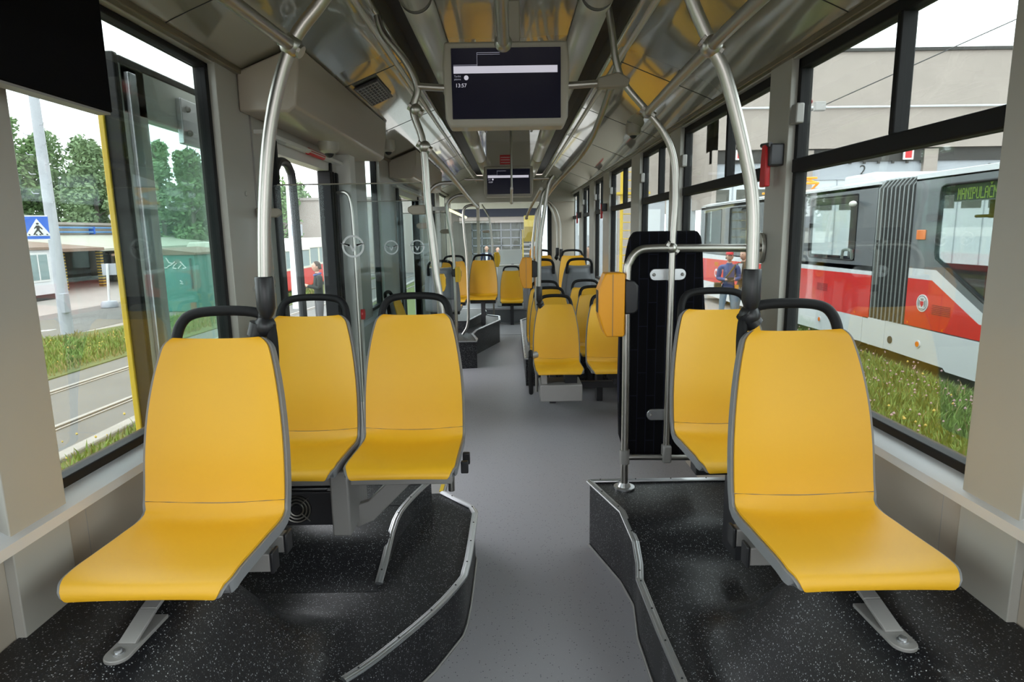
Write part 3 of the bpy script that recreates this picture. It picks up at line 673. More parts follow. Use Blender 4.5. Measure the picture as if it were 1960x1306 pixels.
pole('steel pole by the aisle seat of the left pair', [(-.60, YF, 2.70), (-.575, YF, 2.62), (-.48, YF, 2.50), (-.428, YF, 2.38), (-.452, YF, 2.275), (-.41, YF, 2.12), (-.397, YF, 1.82), (-.372, YF, 1.51), (-.352, YF, 1.33), (-.33, YF, .9), (-.33, YF, .365)], .0175, clamps=[(-.44, YF, 2.28), (-.405, YF, 2.11)])
def rail(label, path, r=.0185, name='overhead_rail', cat='rail', ends=True, group='overhead steel rails'):
    t = thing(name, label, cat, path[0], group); MB().tube(smoothpath(path, 4), r, 12).build('rail', 'steel', t)
    if ends:
        b = MB()
        for p in (path[-1],): b.ball(p, r*1.5, 12, 8)
        b.build('end_clamp', 'steel', t)
    return t
rail('overhead steel rail from the nearest right pole to the pole at the black board', [(.54, .3, 2.20), (.585, 1.3, 2.225), (.605, 1.98, 2.236), (.635, 2.6, 2.247), (.663, YF, 2.253)])
rail('overhead steel rail running from the nearest left pole towards us', [(-.655, .3, 2.22), (-.65, 1.2, 2.235), (-.64, 1.98, 2.255)])
rail('overhead steel rail running from the left pair of seats down the tram', [(-.405, YF, 2.11), (-.40, 4.2, 2.095), (-.41, 5.6, 2.07), (-.44, 7.6, 2.06), (-.48, 9.5, 2.08)], .021)
rail('overhead steel rail along the far right seats', [(.665, 4.0, 2.69), (.65, 4.3, 2.56), (.61, 4.75, 2.38), (.565, 5.2, 2.285), (.44, 6.1, 2.15), (.40, 7.0, 2.08), (.42, 8.4, 2.07), (.50, 10.1, 2.14)], .021)
rail('short slanting steel bar left of the far right rail', [(.26, 5.3, 2.05), (.20, 6.4, 1.93), (.18, 7.0, 1.855)], .013)
rail('thick steel bar hanging in the middle of the ceiling before the near screen', [(-.02, .2, 2.50), (-.018, 1.2, 2.46), (-.015, 2.45, 2.385)], .022)
o = rail('thin steel bar below the far screen in the middle of the ceiling', [(.02, 6.2, 2.12), (.02, 7.6, 2.05)], .014); MB().tube([(.02, 6.25, 2.12), (.02, 6.25, 2.765)], .01, 8).build('hanger', 'steel', o)
# far poles: left row then right row
FP = [('thin arched pole at the first glass partition, left of the aisle', [(-.41, 5.0, 2.085), (-.543, 5.0, 2.08), (-.623, 5.0, 2.02), (-.642, 5.0, 1.945), (-.616, 5.0, 1.836), (-.582, 5.0, 1.518), (-.582, 5.0, 1.13), (-.585, 5.0, .02)], .015),
 ('thin arched pole beyond the second doorway', [(-.41, 6.4, 2.07), (-.52, 6.4, 2.07), (-.61, 6.4, 2.01), (-.625, 6.4, 1.90), (-.582, 6.4, 1.543), (-.571, 6.4, 1.03), (-.57, 6.4, .02)], .016),
 ('arched pole with a bent foot on the far stepped platform', [(-.45, 8.3, 2.05), (-.53, 8.3, 2.05), (-.603, 8.3, 1.983), (-.598, 8.3, 1.689), (-.574, 8.3, 1.344), (-.572, 8.3, .75), (-.59, 8.3, .49), (-.66, 8.3, .36)], .017),
 ('far arched pole by the man in a suit beyond the windscreen', [(-.496, 11.3, 2.19), (-.42, 11.3, 2.06), (-.364, 11.3, 1.925), (-.326, 11.3, 1.545), (-.321, 11.3, 1.25), (-.32, 11.3, .02)], .016)]
for lb, p, r in FP: pole(lb, p, r)
FP = [('leftmost of the bundle of far right poles', [(.40, 7.6, 2.06), (.345, 7.6, 1.995), (.312, 7.6, 1.903), (.279, 7.6, 1.677), (.262, 7.6, 1.411), (.255, 7.6, .31)], .016),
 ('far right pole carrying the small orange ticket machine', [(.40, 6.5, 2.14), (.341, 6.5, 2.09), (.319, 6.5, 2.008), (.296, 6.5, 1.874), (.273, 6.5, 1.654), (.261, 6.5, 1.442), (.258, 6.5, 1.1), (.256, 6.5, .02)], .016)]
for lb, p, r in FP: pole(lb, p, r)
pole('far right pole ending in a black sleeve on the seat by the aisle', [(.40, 5.85, 2.20), (.35, 5.85, 2.115), (.312, 5.85, 1.874), (.285, 5.85, 1.70), (.269, 5.85, 1.501), (.262, 5.85, 1.2)], .0175, sleeve=(.261, 5.85, 1.075, 1.20), joint=(.272, 5.88, 1.035))
pole('inner of the two arched far right poles with black sleeves', [(.50, 10.0, 2.16), (.572, 10, 2.149), (.623, 10, 2.092), (.693, 10, 1.923), (.733, 10, 1.721), (.738, 10, 1.44)], .016, sleeve=(.738, 10.0, 1.345, 1.45), joint=(.725, 10.0, 1.30))
pole('outer of the two arched far right poles with black sleeves', [(.49, 9.6, 2.18), (.565, 9.6, 2.161), (.638, 9.6, 2.099), (.705, 9.6, 1.983), (.756, 9.6, 1.785), (.766, 9.6, 1.43)], .016, sleeve=(.767, 9.6, 1.335, 1.44), joint=(.765, 9.6, 1.29))
# slim door handrails
t = thing('door_handrail', 'slim bent steel handrail on the white pillar behind the left pair', 'handrail', (-1.2, 4.95, .5))
MB().tube(smoothpath([(-1.24, 4.675, 2.0), (-1.225, 4.61, 2.0), (-1.17, 4.60, 1.995), (-1.14, 4.60, 1.93), (-1.13, 4.60, 1.7), (-1.128, 4.60, 1.0), (-1.128, 4.60, .02)], 6), .014, 10).build('rail', 'steel', t)
MB().tube([(-1.24, 4.68, 2.0), (-1.24, 4.668, 2.0)], .034, 14).build('flange', 'alu', t)
b = MB()
for z, y in ((1.60, 4.93), (1.08, 4.95)): b.tube([(-1.25, 5.03, z), (-1.215, 5.03, z)], .03, 14)
b.build('door_button', 'white', t)
part(MB().tube([(-1.152, 4.76, 1.10), (-1.125, 4.76, 1.10)], .04, 14).build('stop_button', 'red', t), 'red round stop button')

# ------------------------------------------------------------------ glass partitions with an etched round mark
def ring(b, c, r0, r1, y0, y1, n=36):
    for k in range(n):
        a, e = 2*PI*k/n, 2*PI*(k+1)/n
        b.prism([(c[0]+r*math.cos(q), c[1]+r*math.sin(q)) for r, q in ((r0, a), (r1, a), (r1, e), (r0, e))], 1, y0, y1)
def partition(label, x0, x1, y, z0, z1, logos, clamps):
    t = thing('glass_partition', label, 'glass screen', ((x0+x1)/2, y, z0))
    r = .05; pl = [(x0+r*(1-math.cos(a)), z1-r*(1-math.sin(a))) for a in [PI/2*k/6 for k in range(7)]]+[(x1, z1), (x1, z0), (x0, z0)]
    MB().prism(pl, 1, y-.004, y+.004).build('pane', 'glassclear', t, smooth=0)
    MB().tube([(x0+r, y, z1), (x1, y, z1)], .0035, 6).build('top_edge', 'clampbrown', t)
    for lx, lz, q in logos:
        b = MB(); ring(b, (lx, lz), q*.82, q, y-.0056, y-.0046)
        for s in (-1, 1): b.prism([(lx+s*q*.80, lz+q*.20), (lx+s*q*1.12, lz+q*.30), (lx+s*q*.55, lz-q*.02), (lx+s*q*.28, lz+.18*q), (lx+s*q*.30, lz+.02*q)], 1, y-.0056, y-.0046)
        b.prism([(lx-q*.34, lz+q*.12), (lx-q*.2, lz+q*.12), (lx, lz-q*.22), (lx+q*.2, lz+q*.12), (lx+q*.34, lz+q*.12), (lx+.08*q, lz-q*.45), (lx-.08*q, lz-q*.45)], 1, y-.0056, y-.0046)
        b.build('etched_mark', 'etch', t)
    for cx, cz, s in clamps:
        MB().prism([(cx, cz-.022), (cx+s*.10, cz-.022), (cx+s*.12, cz-.008), (cx+s*.12, cz+.012), (cx+s*.10, cz+.022), (cx, cz+.026)], 1, y-.014, y+.014).build('pane_clamp', 'clampbrown', t, .006)
partition('glass partition behind the left pair with one large etched round mark', -1.18, -.43, 3.14, .85, 1.945, [(-.778, 1.644, .055)], [(-1.24, 1.812, 1), (-.38, 1.815, -1)])
partition('second glass partition beyond the doorway with two small etched marks', -1.22, -.62, 4.9, .75, 1.95, [(-.92, 1.60, .055), (-.72, 1.60, .055)], [(-.60, 1.76, -1)])
partition('far glass partition beyond the second left doorway', -1.22, -.66, 6.9, .75, 1.92, [], [(-.64, 1.72, -1)])
partition('glass screen at the far left in front of the driver cab', -.98, -.36, 10.9, .75, 1.90, [], [(-.36, 1.72, -1)])

# ------------------------------------------------------------------ barrier, padded board, ticket machines
t = thing('barrier_frame', 'steel barrier frame standing on the right platform in front of the black board', 'barrier', (.572, YF, .365))
MB().tube([(.578, YF, .37)]+smoothpath([(.578, YF, 1.0), (.576, YF, 1.46), (.59, YF, 1.55), (.63, YF, 1.60), (.70, YF, 1.612), (.9, YF, 1.61), (1.245, YF, 1.605)], 5), .0195, 14).build('frame_tube', 'steel', t)
MB().lathe([(.055, .366), (.055, .374), (.035, .376), (.024, .395)], .578, YF, 18).build('base_flange', 'alu', t)
MB().tube([(.578, YF, .535), (.98, YF, .527)], .0165, 12).build('lower_rail', 'steel', t)
MB().tube([(.578, YF, .50), (.578, YF, .575)], .026, 12).build('tee_clamp', 'greymetal', t); MB().box(.772, .818, YF-.028, YF+.028, .505, .60).build('tee_clamp', 'greymetal', t, .01)
MB().prism([(YF+.035*math.cos(a), 1.605+.075*math.sin(a)) for a in [2*PI*k/20 for k in range(20)]], 0, 1.228, 1.246).build('wall_flange', 'steel', t, .003)
t = thing('padded_leaning_board', 'tall black plush padded leaning board behind the steel barrier', 'backrest board', (.79, 3.22, .48))
sl = [(.50, .60, .955), (.62, .565, .99), (.9, .555, 1.0), (1.25, .56, 1.0), (1.40, .565, .985), (1.60, .592, .972), (1.66, .605, .962), (1.695, .625, .945)]
pl = [(b_, z) for z, a, b_ in sl]+[(a, z) for z, a, b_ in sl[::-1]]
MB().prism(pl, 1, 3.185, 3.265).build('cushion', 'velvet', t, .018)
for x0, z in ((.70, 1.478), (.70, .745)):
    pp = [(x0+.025*math.cos(a)+.025, z+.03*math.sin(a)) for a in [PI/2+PI*k/8 for k in range(9)]]+[(x0+.155+.03*math.cos(a), z+.03*math.sin(a)) for a in [-PI/2+PI*k/8 for k in range(9)]]
    o = MB().prism(pp, 1, 3.172, 3.184).build('mounting_plate', 'alu', t, .003)
    b = MB()
    for xx in (x0+.022, x0+.165): b.ball((xx, 3.17, z), .009, 8, 5)
    b.build('bolt', 'greymetal', o)
def validator(label, x, y, z, s=1.0, face=-1, m='orange', mount=True, group='ticket machines'):
    t = thing('ticket_machine', label, 'ticket machine', (x, y, z), group); f = face
    P = [(x+f*.005*s, z), (x+f*.088*s, z), (x+f*.104*s, z+.03*s), (x+f*.128*s, z+.115*s), (x+f*.128*s, z+.235*s), (x+f*.098*s, z+.31*s), (x+f*.09*s, z+.315*s), (x+f*.005*s, z+.315*s), (x, z+.305*s), (x, z+.01*s)]
    MB().prism(P, 1, y-.055*s, y+.055*s).build('case', m, t, .006*s)
    MB().box(*sorted((x+f*.058*s, x+f*.061*s)), y-.0565*s, y-.0545*s, z+.004, z+.31*s).build('case_seam', 'brownstrip', t)
    MB().prism([(x+f*.127*s, z+.12*s), (x+f*.130*s, z+.12*s), (x+f*.130*s, z+.23*s), (x+f*.127*s, z+.23*s)], 1, y-.035*s, y+.035*s).build('ticket_slot', 'black', t)
    if mount: MB().prism([(x, z+.11*s), (x-f*.05*s, z+.112*s), (x-f*.068*s, z+.13*s), (x-f*.068*s, z+.25*s), (x-f*.05*s, z+.272*s), (x, z+.285*s)], 1, y-.045*s, y+.045*s).build('pole_mount', 'black', t, .008*s)
    return t
validator('large orange ticket machine on the near barrier post', .556, YF-.01, 1.182)
validator('small orange ticket machine on a far pole, left of the right-hand seats', .215, 6.49, 1.13, 1.0)
validator('rearmost small orange ticket machine, behind the far pole bundle', .42, 9.78, 1.17, 1.0)
validator('pale yellow ticket machine on a left pole behind the pair of seats', -.575, 5.0, 1.245, .44, 1, 'yellowbox')
validator('yellow ticket machine on the arched pole left of the far yellow seat', -.565, 6.4, 1.21, .48, 1, 'yellowbox')
validator('yellow ticket machine on the farthest left pole by the cabinet', -.30, 11.55, 1.08, .85, 1, 'yellowbox')
# ------------------------------------------------------------------ screens
def monitor(label, y, zb, zt, xw, xc, detail):
    t = thing('ceiling_screen', label, 'screen', (xc, y, zb))
    h = zt-zb; B = MB()
    B.prism([(xc-xw+.025, zb), (xc+xw-.025, zb), (xc+xw-.008, zb+.04), (xc+xw, zt-.10), (xc+xw-.01, zt), (xc-xw+.01, zt), (xc-xw, zt-.10), (xc-xw+.008, zb+.04)], 1, y, y+.13)
    B.build('housing', 'bezel', t, .01)
    sx0, sx1, sz0, sz1 = xc-xw+.042, xc+xw-.042, zb+.035, zt-.03
    s = box('display', 'screen', t, sx0, sx1, y-.006, y+.002, sz0, sz1, .002)
    W, Hh = sx1-sx0, sz1-sz0; yy = y-.0075
    def bar(n, m, a, c, e, f): MB().box(sx0+W*a, sx0+W*c, yy, y-.0062, sz0+Hh*(1-f), sz0+Hh*(1-e)).build(n, m, s)
    bar('white_band', 'screenlit', .02, .97, .255, .355)
    b = MB()
    for a, c, e, f in ((.235, .238, .07, .255), (.235, .445, .065, .07), (.235, .445, .09, .094), (.02, .235, .235, .239), (.02, .235, .25, .254)): b.box(sx0+W*a, sx0+W*c, yy, y-.0062, sz0+Hh*(1-f), sz0+Hh*(1-e))
    b.build('menu_outline', 'screendim', s)
    b = MB(); b.prism([(sx0+W*.135+.0115*(xw/.32)*math.cos(2*PI*k/18), sz0+Hh*.585+.0115*(xw/.32)*math.sin(2*PI*k/18)) for k in range(18)], 1, yy, y-.0062); b.build('zone_dot', 'screenlit', s)
    for nm, tx, size, cx, cz, mm in (('clock_text', '13:57', .024, .085, .475, 'screenlit'), ('zone_text', 'Tarifní', .012, .055, .605, 'screendim'), ('zone_text', 'pásmo', .012, .055, .565, 'screendim')):
        vs, fs = text_mesh(tx, size); MB().add([(v[0]+sx0+W*cx, yy, v[1]+sz0+Hh*cz) for v in vs], fs).build(nm, mm, s, smooth=0)
    return t
m1 = monitor('near ceiling screen showing the time above the aisle', 3.10, 2.195, 2.575, .297, -.008, 1)
MB().tube([(-.425, YF, 2.385), (-.29, YF, 2.375)], .017, 12).build('side_bar', 'steel', m1)
MB().tube([(.275, YF, 2.378), (.46, YF, 2.388)], .017, 12).build('side_bar', 'steel', m1)
MB().prism([(.42, 2.362), (.42, 2.408), (.52, 2.432), (.575, 2.40), (.56, 2.365)], 1, YF-.028, YF+.028).build('tee_clamp', 'clampbrown', m1, .008)
b = MB(); b.box(-.06, .06, 3.14, 3.2, 2.57, 2.765); b.build('hanger', 'bezel', m1, .006)
m2 = monitor('far ceiling screen above the aisle, smaller in the view', 7.7, 2.12, 2.475, .298, -.012, 0)
MB().tube([(.28, 7.76, 2.33), (.53, 7.76, 2.335)], .014, 10).build('side_bar', 'steel', m2); MB().tube([(-.30, 7.76, 2.33), (-.54, 7.76, 2.335)], .014, 10).build('side_bar', 'steel', m2)
box('hanger', 'bezel', m2, -.27, .25, 7.74, 7.80, 2.47, 2.765)
o = MB().box(-.11, .02, 7.733, 7.738, 2.50, 2.61).build('notice', 'red', m2); o['label'] = 'red notice plate'
b = MB()
for k in range(3): b.box(-.10, .01, 7.731, 7.7328, 2.52+.03*k, 2.526+.03*k)
b.build('notice_lines', 'signwhite', o)
t = thing('side_display', 'black back of a display panel in the top left corner', 'screen', (-1.12, 1.4, 2.05))
MB().box(-1.17, -1.12, .55, 1.865, 2.05, 2.62).build('housing', 'matteblack', t, .006); MB().box(-1.16, -1.122, .56, 1.855, 2.044, 2.05).build('lower_trim', 'greymetal', t)
MB().box(-1.118, -1.10, .56, 1.84, 2.40, 2.5).build('hinge_rail', 'black', t, .004)

# ------------------------------------------------------------------ small wall fittings
def hammer(label, y, z, s=1.0):
    t = thing('emergency_hammer', label, 'emergency hammer', (1.2, y, z), 'red emergency hammers on the right pillars')
    MB().box(1.185, 1.25, y-.055, y+.01, z+.09, z+.19).build('holder', 'darkmetal', t, .008)
    MB().prism([(y-.035, z), (y+.035, z), (y+.03, z+.13), (y+.022, z+.19), (y-.02, z+.19), (y-.03, z+.13)], 0, 1.175, 1.20).build('grip', 'red', t, .006)
    MB().tube([(1.188, y-.05, z+.185), (1.188, y+.05, z+.192)], .011, 10).build('hammer_head', 'darkmetal', t)
hammer('red emergency hammer on the pillar between the two nearest right windows', 3.0, 1.89)
hammer('red emergency hammer on the third pillar from the right edge', 8.3, 1.86)
hammer('red emergency hammer on the farthest right pillar', 11.3, 1.84)
def dome(label, x, y, z):
    t = thing('camera_dome', label, 'camera', (x, y, z), 'ceiling camera domes')
    MB().lathe([(.03, z-.035), (.055, z-.02), (.062, z), (.062, z+.06)], x, y, 18).build('dome_base', 'bezel', t); MB().ball((x, y, z-.03), .03, 14, 8).build('lens', 'black', t)
dome('grey camera dome on the right ceiling cove above the windows', 1.02, 5.35, 2.50)
dome('white camera dome under the first door drive cover', -1.12, 4.05, 2.235)
dome('camera dome at the end of the first left doorway', -1.02, 5.5, 2.42)
t = thing('ceiling_vent', 'small square black vent grille in the left ceiling cove', 'vent', (-.86, 4.25, 2.60))
b = MB(); rot = Matrix.Rotation(math.radians(-22), 3, 'Y'); pv = (-.86, 4.25, 2.60)
b.box(-.94, -.78, 4.0, 4.5, 2.594, 2.602, rot=rot, piv=pv); b.build('vent_frame', 'black', t)
b = MB()
for k in range(9): b.box(-.93, -.79, 4.03+.055*k, 4.04+.055*k, 2.588, 2.594, rot=rot, piv=pv)
for k in range(7): b.box(-.93+.022*k, -.926+.022*k, 4.02, 4.48, 2.588, 2.594, rot=rot, piv=pv)
b.build('grille', 'greymetal', t)

# ------------------------------------------------------------------ far end: bulkhead, cab glass, cabinet
b = MB(); b.box(-1.3, -.62, 12.95, 13.05, 0, .5, 'wall'); b.box(-.68, -.62, 12.95, 13.05, .5, 2.3, 'wall'); b.box(-1.3, -1.2, 12.95, 13.05, .5, 2.3, 'wall'); b.box(.84, 1.3, 12.95, 13.05, 0, 2.5, 'wall'); b.box(.76, .84, 12.93, 13.05, 0, 2.5, 'rubber'); b.box(-.62, .76, 12.95, 13.05, 0, 1.0, 'wall'); b.box(-1.3, 1.3, 12.88, 13.05, 2.30, 2.82, 'bezel')
struct(b.build('wall_front', 'wall'))
struct(MB().box(-1.2, -.68, 12.97, 12.98, .5, 2.3).build('window_41', 'glassclear', smooth=0))
struct(MB().box(-.62, .76, 12.97, 12.98, 1.0, 2.30).build('window_40', 'glassclear', smooth=0))
t = thing('equipment_cabinet', 'grey cabinet with a tilted lid at the far end of the aisle', 'cabinet', (-.02, 12.3, .29))
MB().box(-.27, .24, 12.1, 12.6, .29, 1.06).build('cabinet_body', 'lidgrey', t, .01); MB().box(-.29, .25, 12.08, 12.6, 1.06, 1.085).build('cabinet_top', 'white', t, .004)
l_ = MB().box(-.24, .215, 12.16, 12.2, 1.09, 1.375).build('lid', 'signwhite', t, .012); MB().box(-.225, .20, 12.155, 12.16, 1.105, 1.36).build('lid_panel', 'lidgrey', l_); MB().box(.01, .06, 12.15, 12.16, 1.09, 1.10).build('lid_latch', 'black', l_)
t = thing('front_glow_strip', 'yellowish glowing strip high at the far left', 'lamp', (-.75, 11.0, 2.0))
MB().tube([(-.99, 10.2, 2.08), (-.80, 11.6, 1.98)], .022, 10).build('glow_tube', 'lamp', t); MB().box(-1.249, -.97, 10.15, 10.25, 2.06, 2.12).build('strip_bracket', 'greymetal', t)  # emissive tube stands for a yellowish glow in the far glass; bracket added

# ================================================================== OUTSIDE
G = -.6
struct(MB().box(-90, 90, -30, 120, G-.2, G-.02).build('ground', 'concrete'))
struct(MB().box(-8.0, -4.86, -6, 60, G-.02, G+.0).build('ground_track_bed', 'asphalt'))
struct(MB().box(-4.72, -1.5, -6, 60, G-.02, G+.01).build('ground_verge', 'soil'))
struct(MB().prism([(-8.0, -6), (-7.75, 8), (-7.5, 16), (-7.2, 34), (-9.2, 34), (-9.4, 21), (-10.6, 15.6), (-11.6, 13.6), (-12.4, 9), (-13, -6)], 2, G-.02, G+.02).build('ground_grass_strip', 'soil'))
struct(MB().box(1.5, 9.2, -6, 16.5, G-.02, G+.01).build('ground_meadow', 'soil'))
struct(MB().box(-14.5, -10.9, -6, 34, G-.02, G-.012).build('ground_road', 'asphalt'))
tag(MB().prism([(-4.88, -6), (-4.70, -6), (-4.70, 50), (-4.88, 50)], 2, G-.02, G+.06).build('stone_kerb', 'kerb', bevel=.02), 'long stone kerb between the verge and the tram track on the left', 'kerb')
def rail_track(label, x0, y0, sl, grp='tram rails outside on the left'):
    t = MB(); t.prism([(x0+sl*(-6-y0)-.035, -6), (x0+sl*(-6-y0)+.035, -6), (x0+sl*(40-y0)+.035, 40), (x0+sl*(40-y0)-.035, 40)], 2, G-.01, G+.035)
    t.prism([(x0+sl*(-6-y0)+.07, -6), (x0+sl*(-6-y0)+.10, -6), (x0+sl*(40-y0)+.10, 40), (x0+sl*(40-y0)+.07, 40)], 2, G-.01, G+.02)
    o = t.build('tram_rail', 'rail', bevel=.008); tag(o, label, 'rail', grp)
rail_track('tram rail nearer to our window on the left', -5.67, 7.17, .065); rail_track('tram rail nearer to the grass strip on the left', -7.04, 8.9, .06)
for k in range(5):
    o = MB().prism([(-15.0+.5*k, 12.9+.5*k), (-12.3+.1*k, 13.5+.62*k), (-12.3+.1*k, 13.75+.62*k), (-15.0+.5*k, 13.2+.5*k)], 2, G-.012, G-.006).build('crossing_stripe', 'paintwhite')
    tag(o, 'white painted pedestrian crossing stripe on the road behind the sign post', 'road marking', 'crossing stripes')
# grass as loose blades
def grass(name, label, regions, n, h, m, seed, wd=.007):
    rnd = random.Random(seed); vs = []; fs = []
    for _ in range(n):
        x0, x1, y0, y1 = regions[rnd.randrange(len(regions))]; t = rnd.random()**1.7
        x = rnd.uniform(x0, x1); y = y0+(y1-y0)*t; hh = h*rnd.uniform(.45, 1.25)*(1+.5*t); a = rnd.uniform(0, PI); ww = wd*(1+2.2*t); le = rnd.uniform(-.5, .5)*hh; lf = rnd.uniform(-.5, .5)*hh
        i = len(vs); dx, dy = math.cos(a)*ww, math.sin(a)*ww
        vs += [(x-dx, y-dy, G), (x+dx, y+dy, G), (x+dx*.7+le*.4, y+dy*.7+lf*.4, G+hh*.6), (x-dx*.7+le*.4, y-dy*.7+lf*.4, G+hh*.6), (x+le, y+lf, G+hh)]
        fs += [(i, i+1, i+2, i+3), (i+3, i+2, i+4)]
    o = MB().add(vs, fs).build(name, m, smooth=0); o['kind'] = 'stuff'; return tag(o, label, 'grass')
grass('meadow_grass', 'tall green grass between our tram and the red and white tram', [(1.7, 6.2, 2.2, 16)], 46000, .125, 'grass', 1)
grass('dry_meadow_grass', 'dry grass stalks among the green meadow on the right', [(1.7, 6.2, 2.2, 16)], 3000, .17, 'drygrass', 2, .004)
grass('verge_grass', 'green grass of the verge and strip outside the left windows', [(-4.65, -1.6, 2.5, 16), (-9.8, -7.9, 6, 26), (-11.4, -8.2, 8.5, 14)], 40000, .11, 'grass', 3)
grass('dry_verge_grass', 'yellowish dry grass outside the left windows', [(-4.65, -1.6, 2.5, 16), (-8.6, -7.75, 6, 26), (-10.5, -8, 8, 15)], 9000, .11, 'drygrass', 4)
def flowers(name, label, regs, n, m, seed):
    rnd = random.Random(seed); b = MB()
    for _ in range(n):
        x0, x1, y0, y1 = rnd.choice(regs); x = rnd.uniform(x0, x1); y = rnd.uniform(y0, y1); z = G+rnd.uniform(.12, .30); r = rnd.uniform(.010, .022)
        b.add([(x-r, y, z), (x, y-r, z), (x+r, y, z), (x, y+r, z), (x, y, z+r), (x, y, z-r)], [(0, 1, 4), (1, 2, 4), (2, 3, 4), (3, 0, 4), (1, 0, 5), (2, 1, 5), (3, 2, 5), (0, 3, 5)])
    o = b.build(name, m, smooth=0); o['kind'] = 'stuff'; tag(o, label, 'flowers')
flowers('yellow_meadow_flowers', 'small yellow flowers scattered in the grass on both sides', [(1.8, 6.2, 3, 12), (-4.6, -2.5, 4, 9), (-9.5, -8, 8, 14)], 260, 'flower', 5)
flowers('pink_meadow_flowers', 'pale pink clover heads in the grass along the red and white tram', [(4.8, 6.3, 4, 13), (2, 6, 4, 9)], 420, 'flowerpink', 6)

# ------------------------------------------------------------------ the red and white tram on the right
T = thing('articulated_tram', 'red white and grey articulated tram parked on the right', 'tram', (7.6, 12, G))
XA, XB, XC = 6.40, 6.46, 8.9
def panel(name, m, poly, parent=T, x0=XA, x1=XB, bev=.0): return MB().prism(poly, 0, x0, x1).build(name, m, parent, bev)
secs = {}
# near section
YN = 1.0
panel('skirt', 'tramwhite', [(10.62, -.37), (9.11, -.39), (9.05, -.435), (YN, -.435), (YN, .135), (10.62, .11)])
panel('red_panel', 'tramred', [(10.115, .13), (YN, .14), (YN, .355), (8.49, .355), (9.53, .88), (10.115, .88)])
panel('white_stripe', 'tramwhite', [(10.115, .88), (9.53, .88), (8.49, .355), (YN, .355), (YN, .515), (8.44, .515), (9.46, 1.04), (10.115, 1.04)])
panel('upper_panel', 'tramgrey', [(10.115, 1.04), (9.46, 1.04), (8.44, .515), (8.30, .515), (8.33, .60), (9.50, 1.22), (9.52, 1.30), (9.52, 2.18), (9.50, 2.26), (9.42, 2.29), (6.2, 2.29), (6.2, .60), (8.33, .60), (8.30, .515), (YN, .515), (YN, 2.42), (10.115, 2.42)])
panel('roof_edge', 'tramwhite', [(10.115, 2.39), (YN, 2.42), (YN, 2.52), (10.115, 2.49)])
MB().tube([(XA+.005, y, z) for y, z in ((6.3, .60), (8.33, .60), (9.50, 1.22), (9.52, 1.30), (9.52, 2.18), (9.50, 2.26), (9.42, 2.29), (6.3, 2.29))], .02, 8).build('window_seal', 'rubber', T)
panel('window', 'glass', [(6.2, .6), (8.33, .60), (9.50, 1.22), (9.52, 1.30), (9.52, 2.26), (9.42, 2.29), (6.2, 2.29)], x0=XA+.02, x1=XA+.03)
# far section with its own windows
YFAR = 21.35
def body_far():
    panel('skirt', 'tramwhite', [(11.33, -.37), (14.2, -.42), (17.5, -.42), (YFAR, -.40), (YFAR, .04), (11.33, .08)])
    panel('red_panel', 'tramred', [(11.15, .08), (YFAR, .04), (YFAR, .76), (11.15, .85)])
    panel('white_stripe', 'tramwhite', [(11.15, .85), (YFAR, .76), (YFAR, .92), (11.15, 1.01)])
    wins = [(11.75, 13.6), (14.3, 16.0), (16.7, 18.6), (19.3, 20.9)]
    y = 11.15; b = MB()
    for a, c in wins: b.prism([(y, .92), (a, .92), (a, 2.42), (y, 2.42)], 0, XA, XB); b.prism([(a, .92), (c, .92), (c, 1.08), (a, 1.08)], 0, XA, XB); b.prism([(a, 2.30), (c, 2.30), (c, 2.42), (a, 2.42)], 0, XA, XB); y = c
    b.prism([(y, .92), (YFAR, .92), (YFAR, 2.40), (y, 2.40)], 0, XA, XB); b.build('upper_panel', 'tramgrey', T)
    panel('roof_edge', 'tramwhite', [(11.15, 2.37), (YFAR, 2.33), (YFAR, 2.43), (11.15, 2.47)])
    for a, c in wins:
        o = panel('window', 'glass', [(a, 1.07), (c, 1.07), (c, 2.31), (a, 2.31)], x0=XA+.02, x1=XA+.03)
        MB().tube([(XA+.004, y_, z_) for y_, z_ in ((a+.06, 1.085), (c-.06, 1.085), (c-.01, 1.13), (c-.01, 2.25), (c-.06, 2.295), (a+.06, 2.295), (a+.01, 2.25), (a+.01, 1.13), (a+.06, 1.085))], .016, 6).build('window_seal', 'rubber', o)
    MB().prism([(XA, -.40), (XC, -.40), (XC, 2.40), (XA, 2.40)], 1, YFAR, YFAR+.06).build('front_panel', 'tramgrey', T)
body_far()
# roofs, floors, far sides with window openings
b = MB()
for a, c in ((YN, 10.115), (11.15, YFAR)):
    b.prism([(XA, 2.46), (XA+.3, 2.54), (XC-.3, 2.54), (XC, 2.46)], 1, a, c)
b.build('roof', 'tramwhite', T)
b = MB()
for a, c in ((YN, 10.115), (11.15, YFAR)): b.box(XA+.04, XC-.04, a, c, -.2, .12)
b.build('tram_floor', 'darkmetal', T)
b = MB()
for a, c, ws in ((YN, 10.115, [(6.4, 9.3)]), (11.15, YFAR, [(11.6, 13.7), (14.2, 16.1), (16.6, 18.7), (19.2, 21.0)])):
    y = a
    b.box(XC-.05, XC, a, c, -.4, .95); b.box(XC-.05, XC, a, c, 2.3, 2.46)
    for p, q in ws: b.box(XC-.05, XC, y, p, .95, 2.3); y = q
    b.box(XC-.05, XC, y, c, .95, 2.3)
b.build('far_side', 'tramgrey', T)
b = MB()
for y in (7.4, 7.55, 8.3): b.box(XC-.06, XC-.02, y, y+.05, .5, 2.3)
b.build('far_door_frame', 'doorwhite', T)
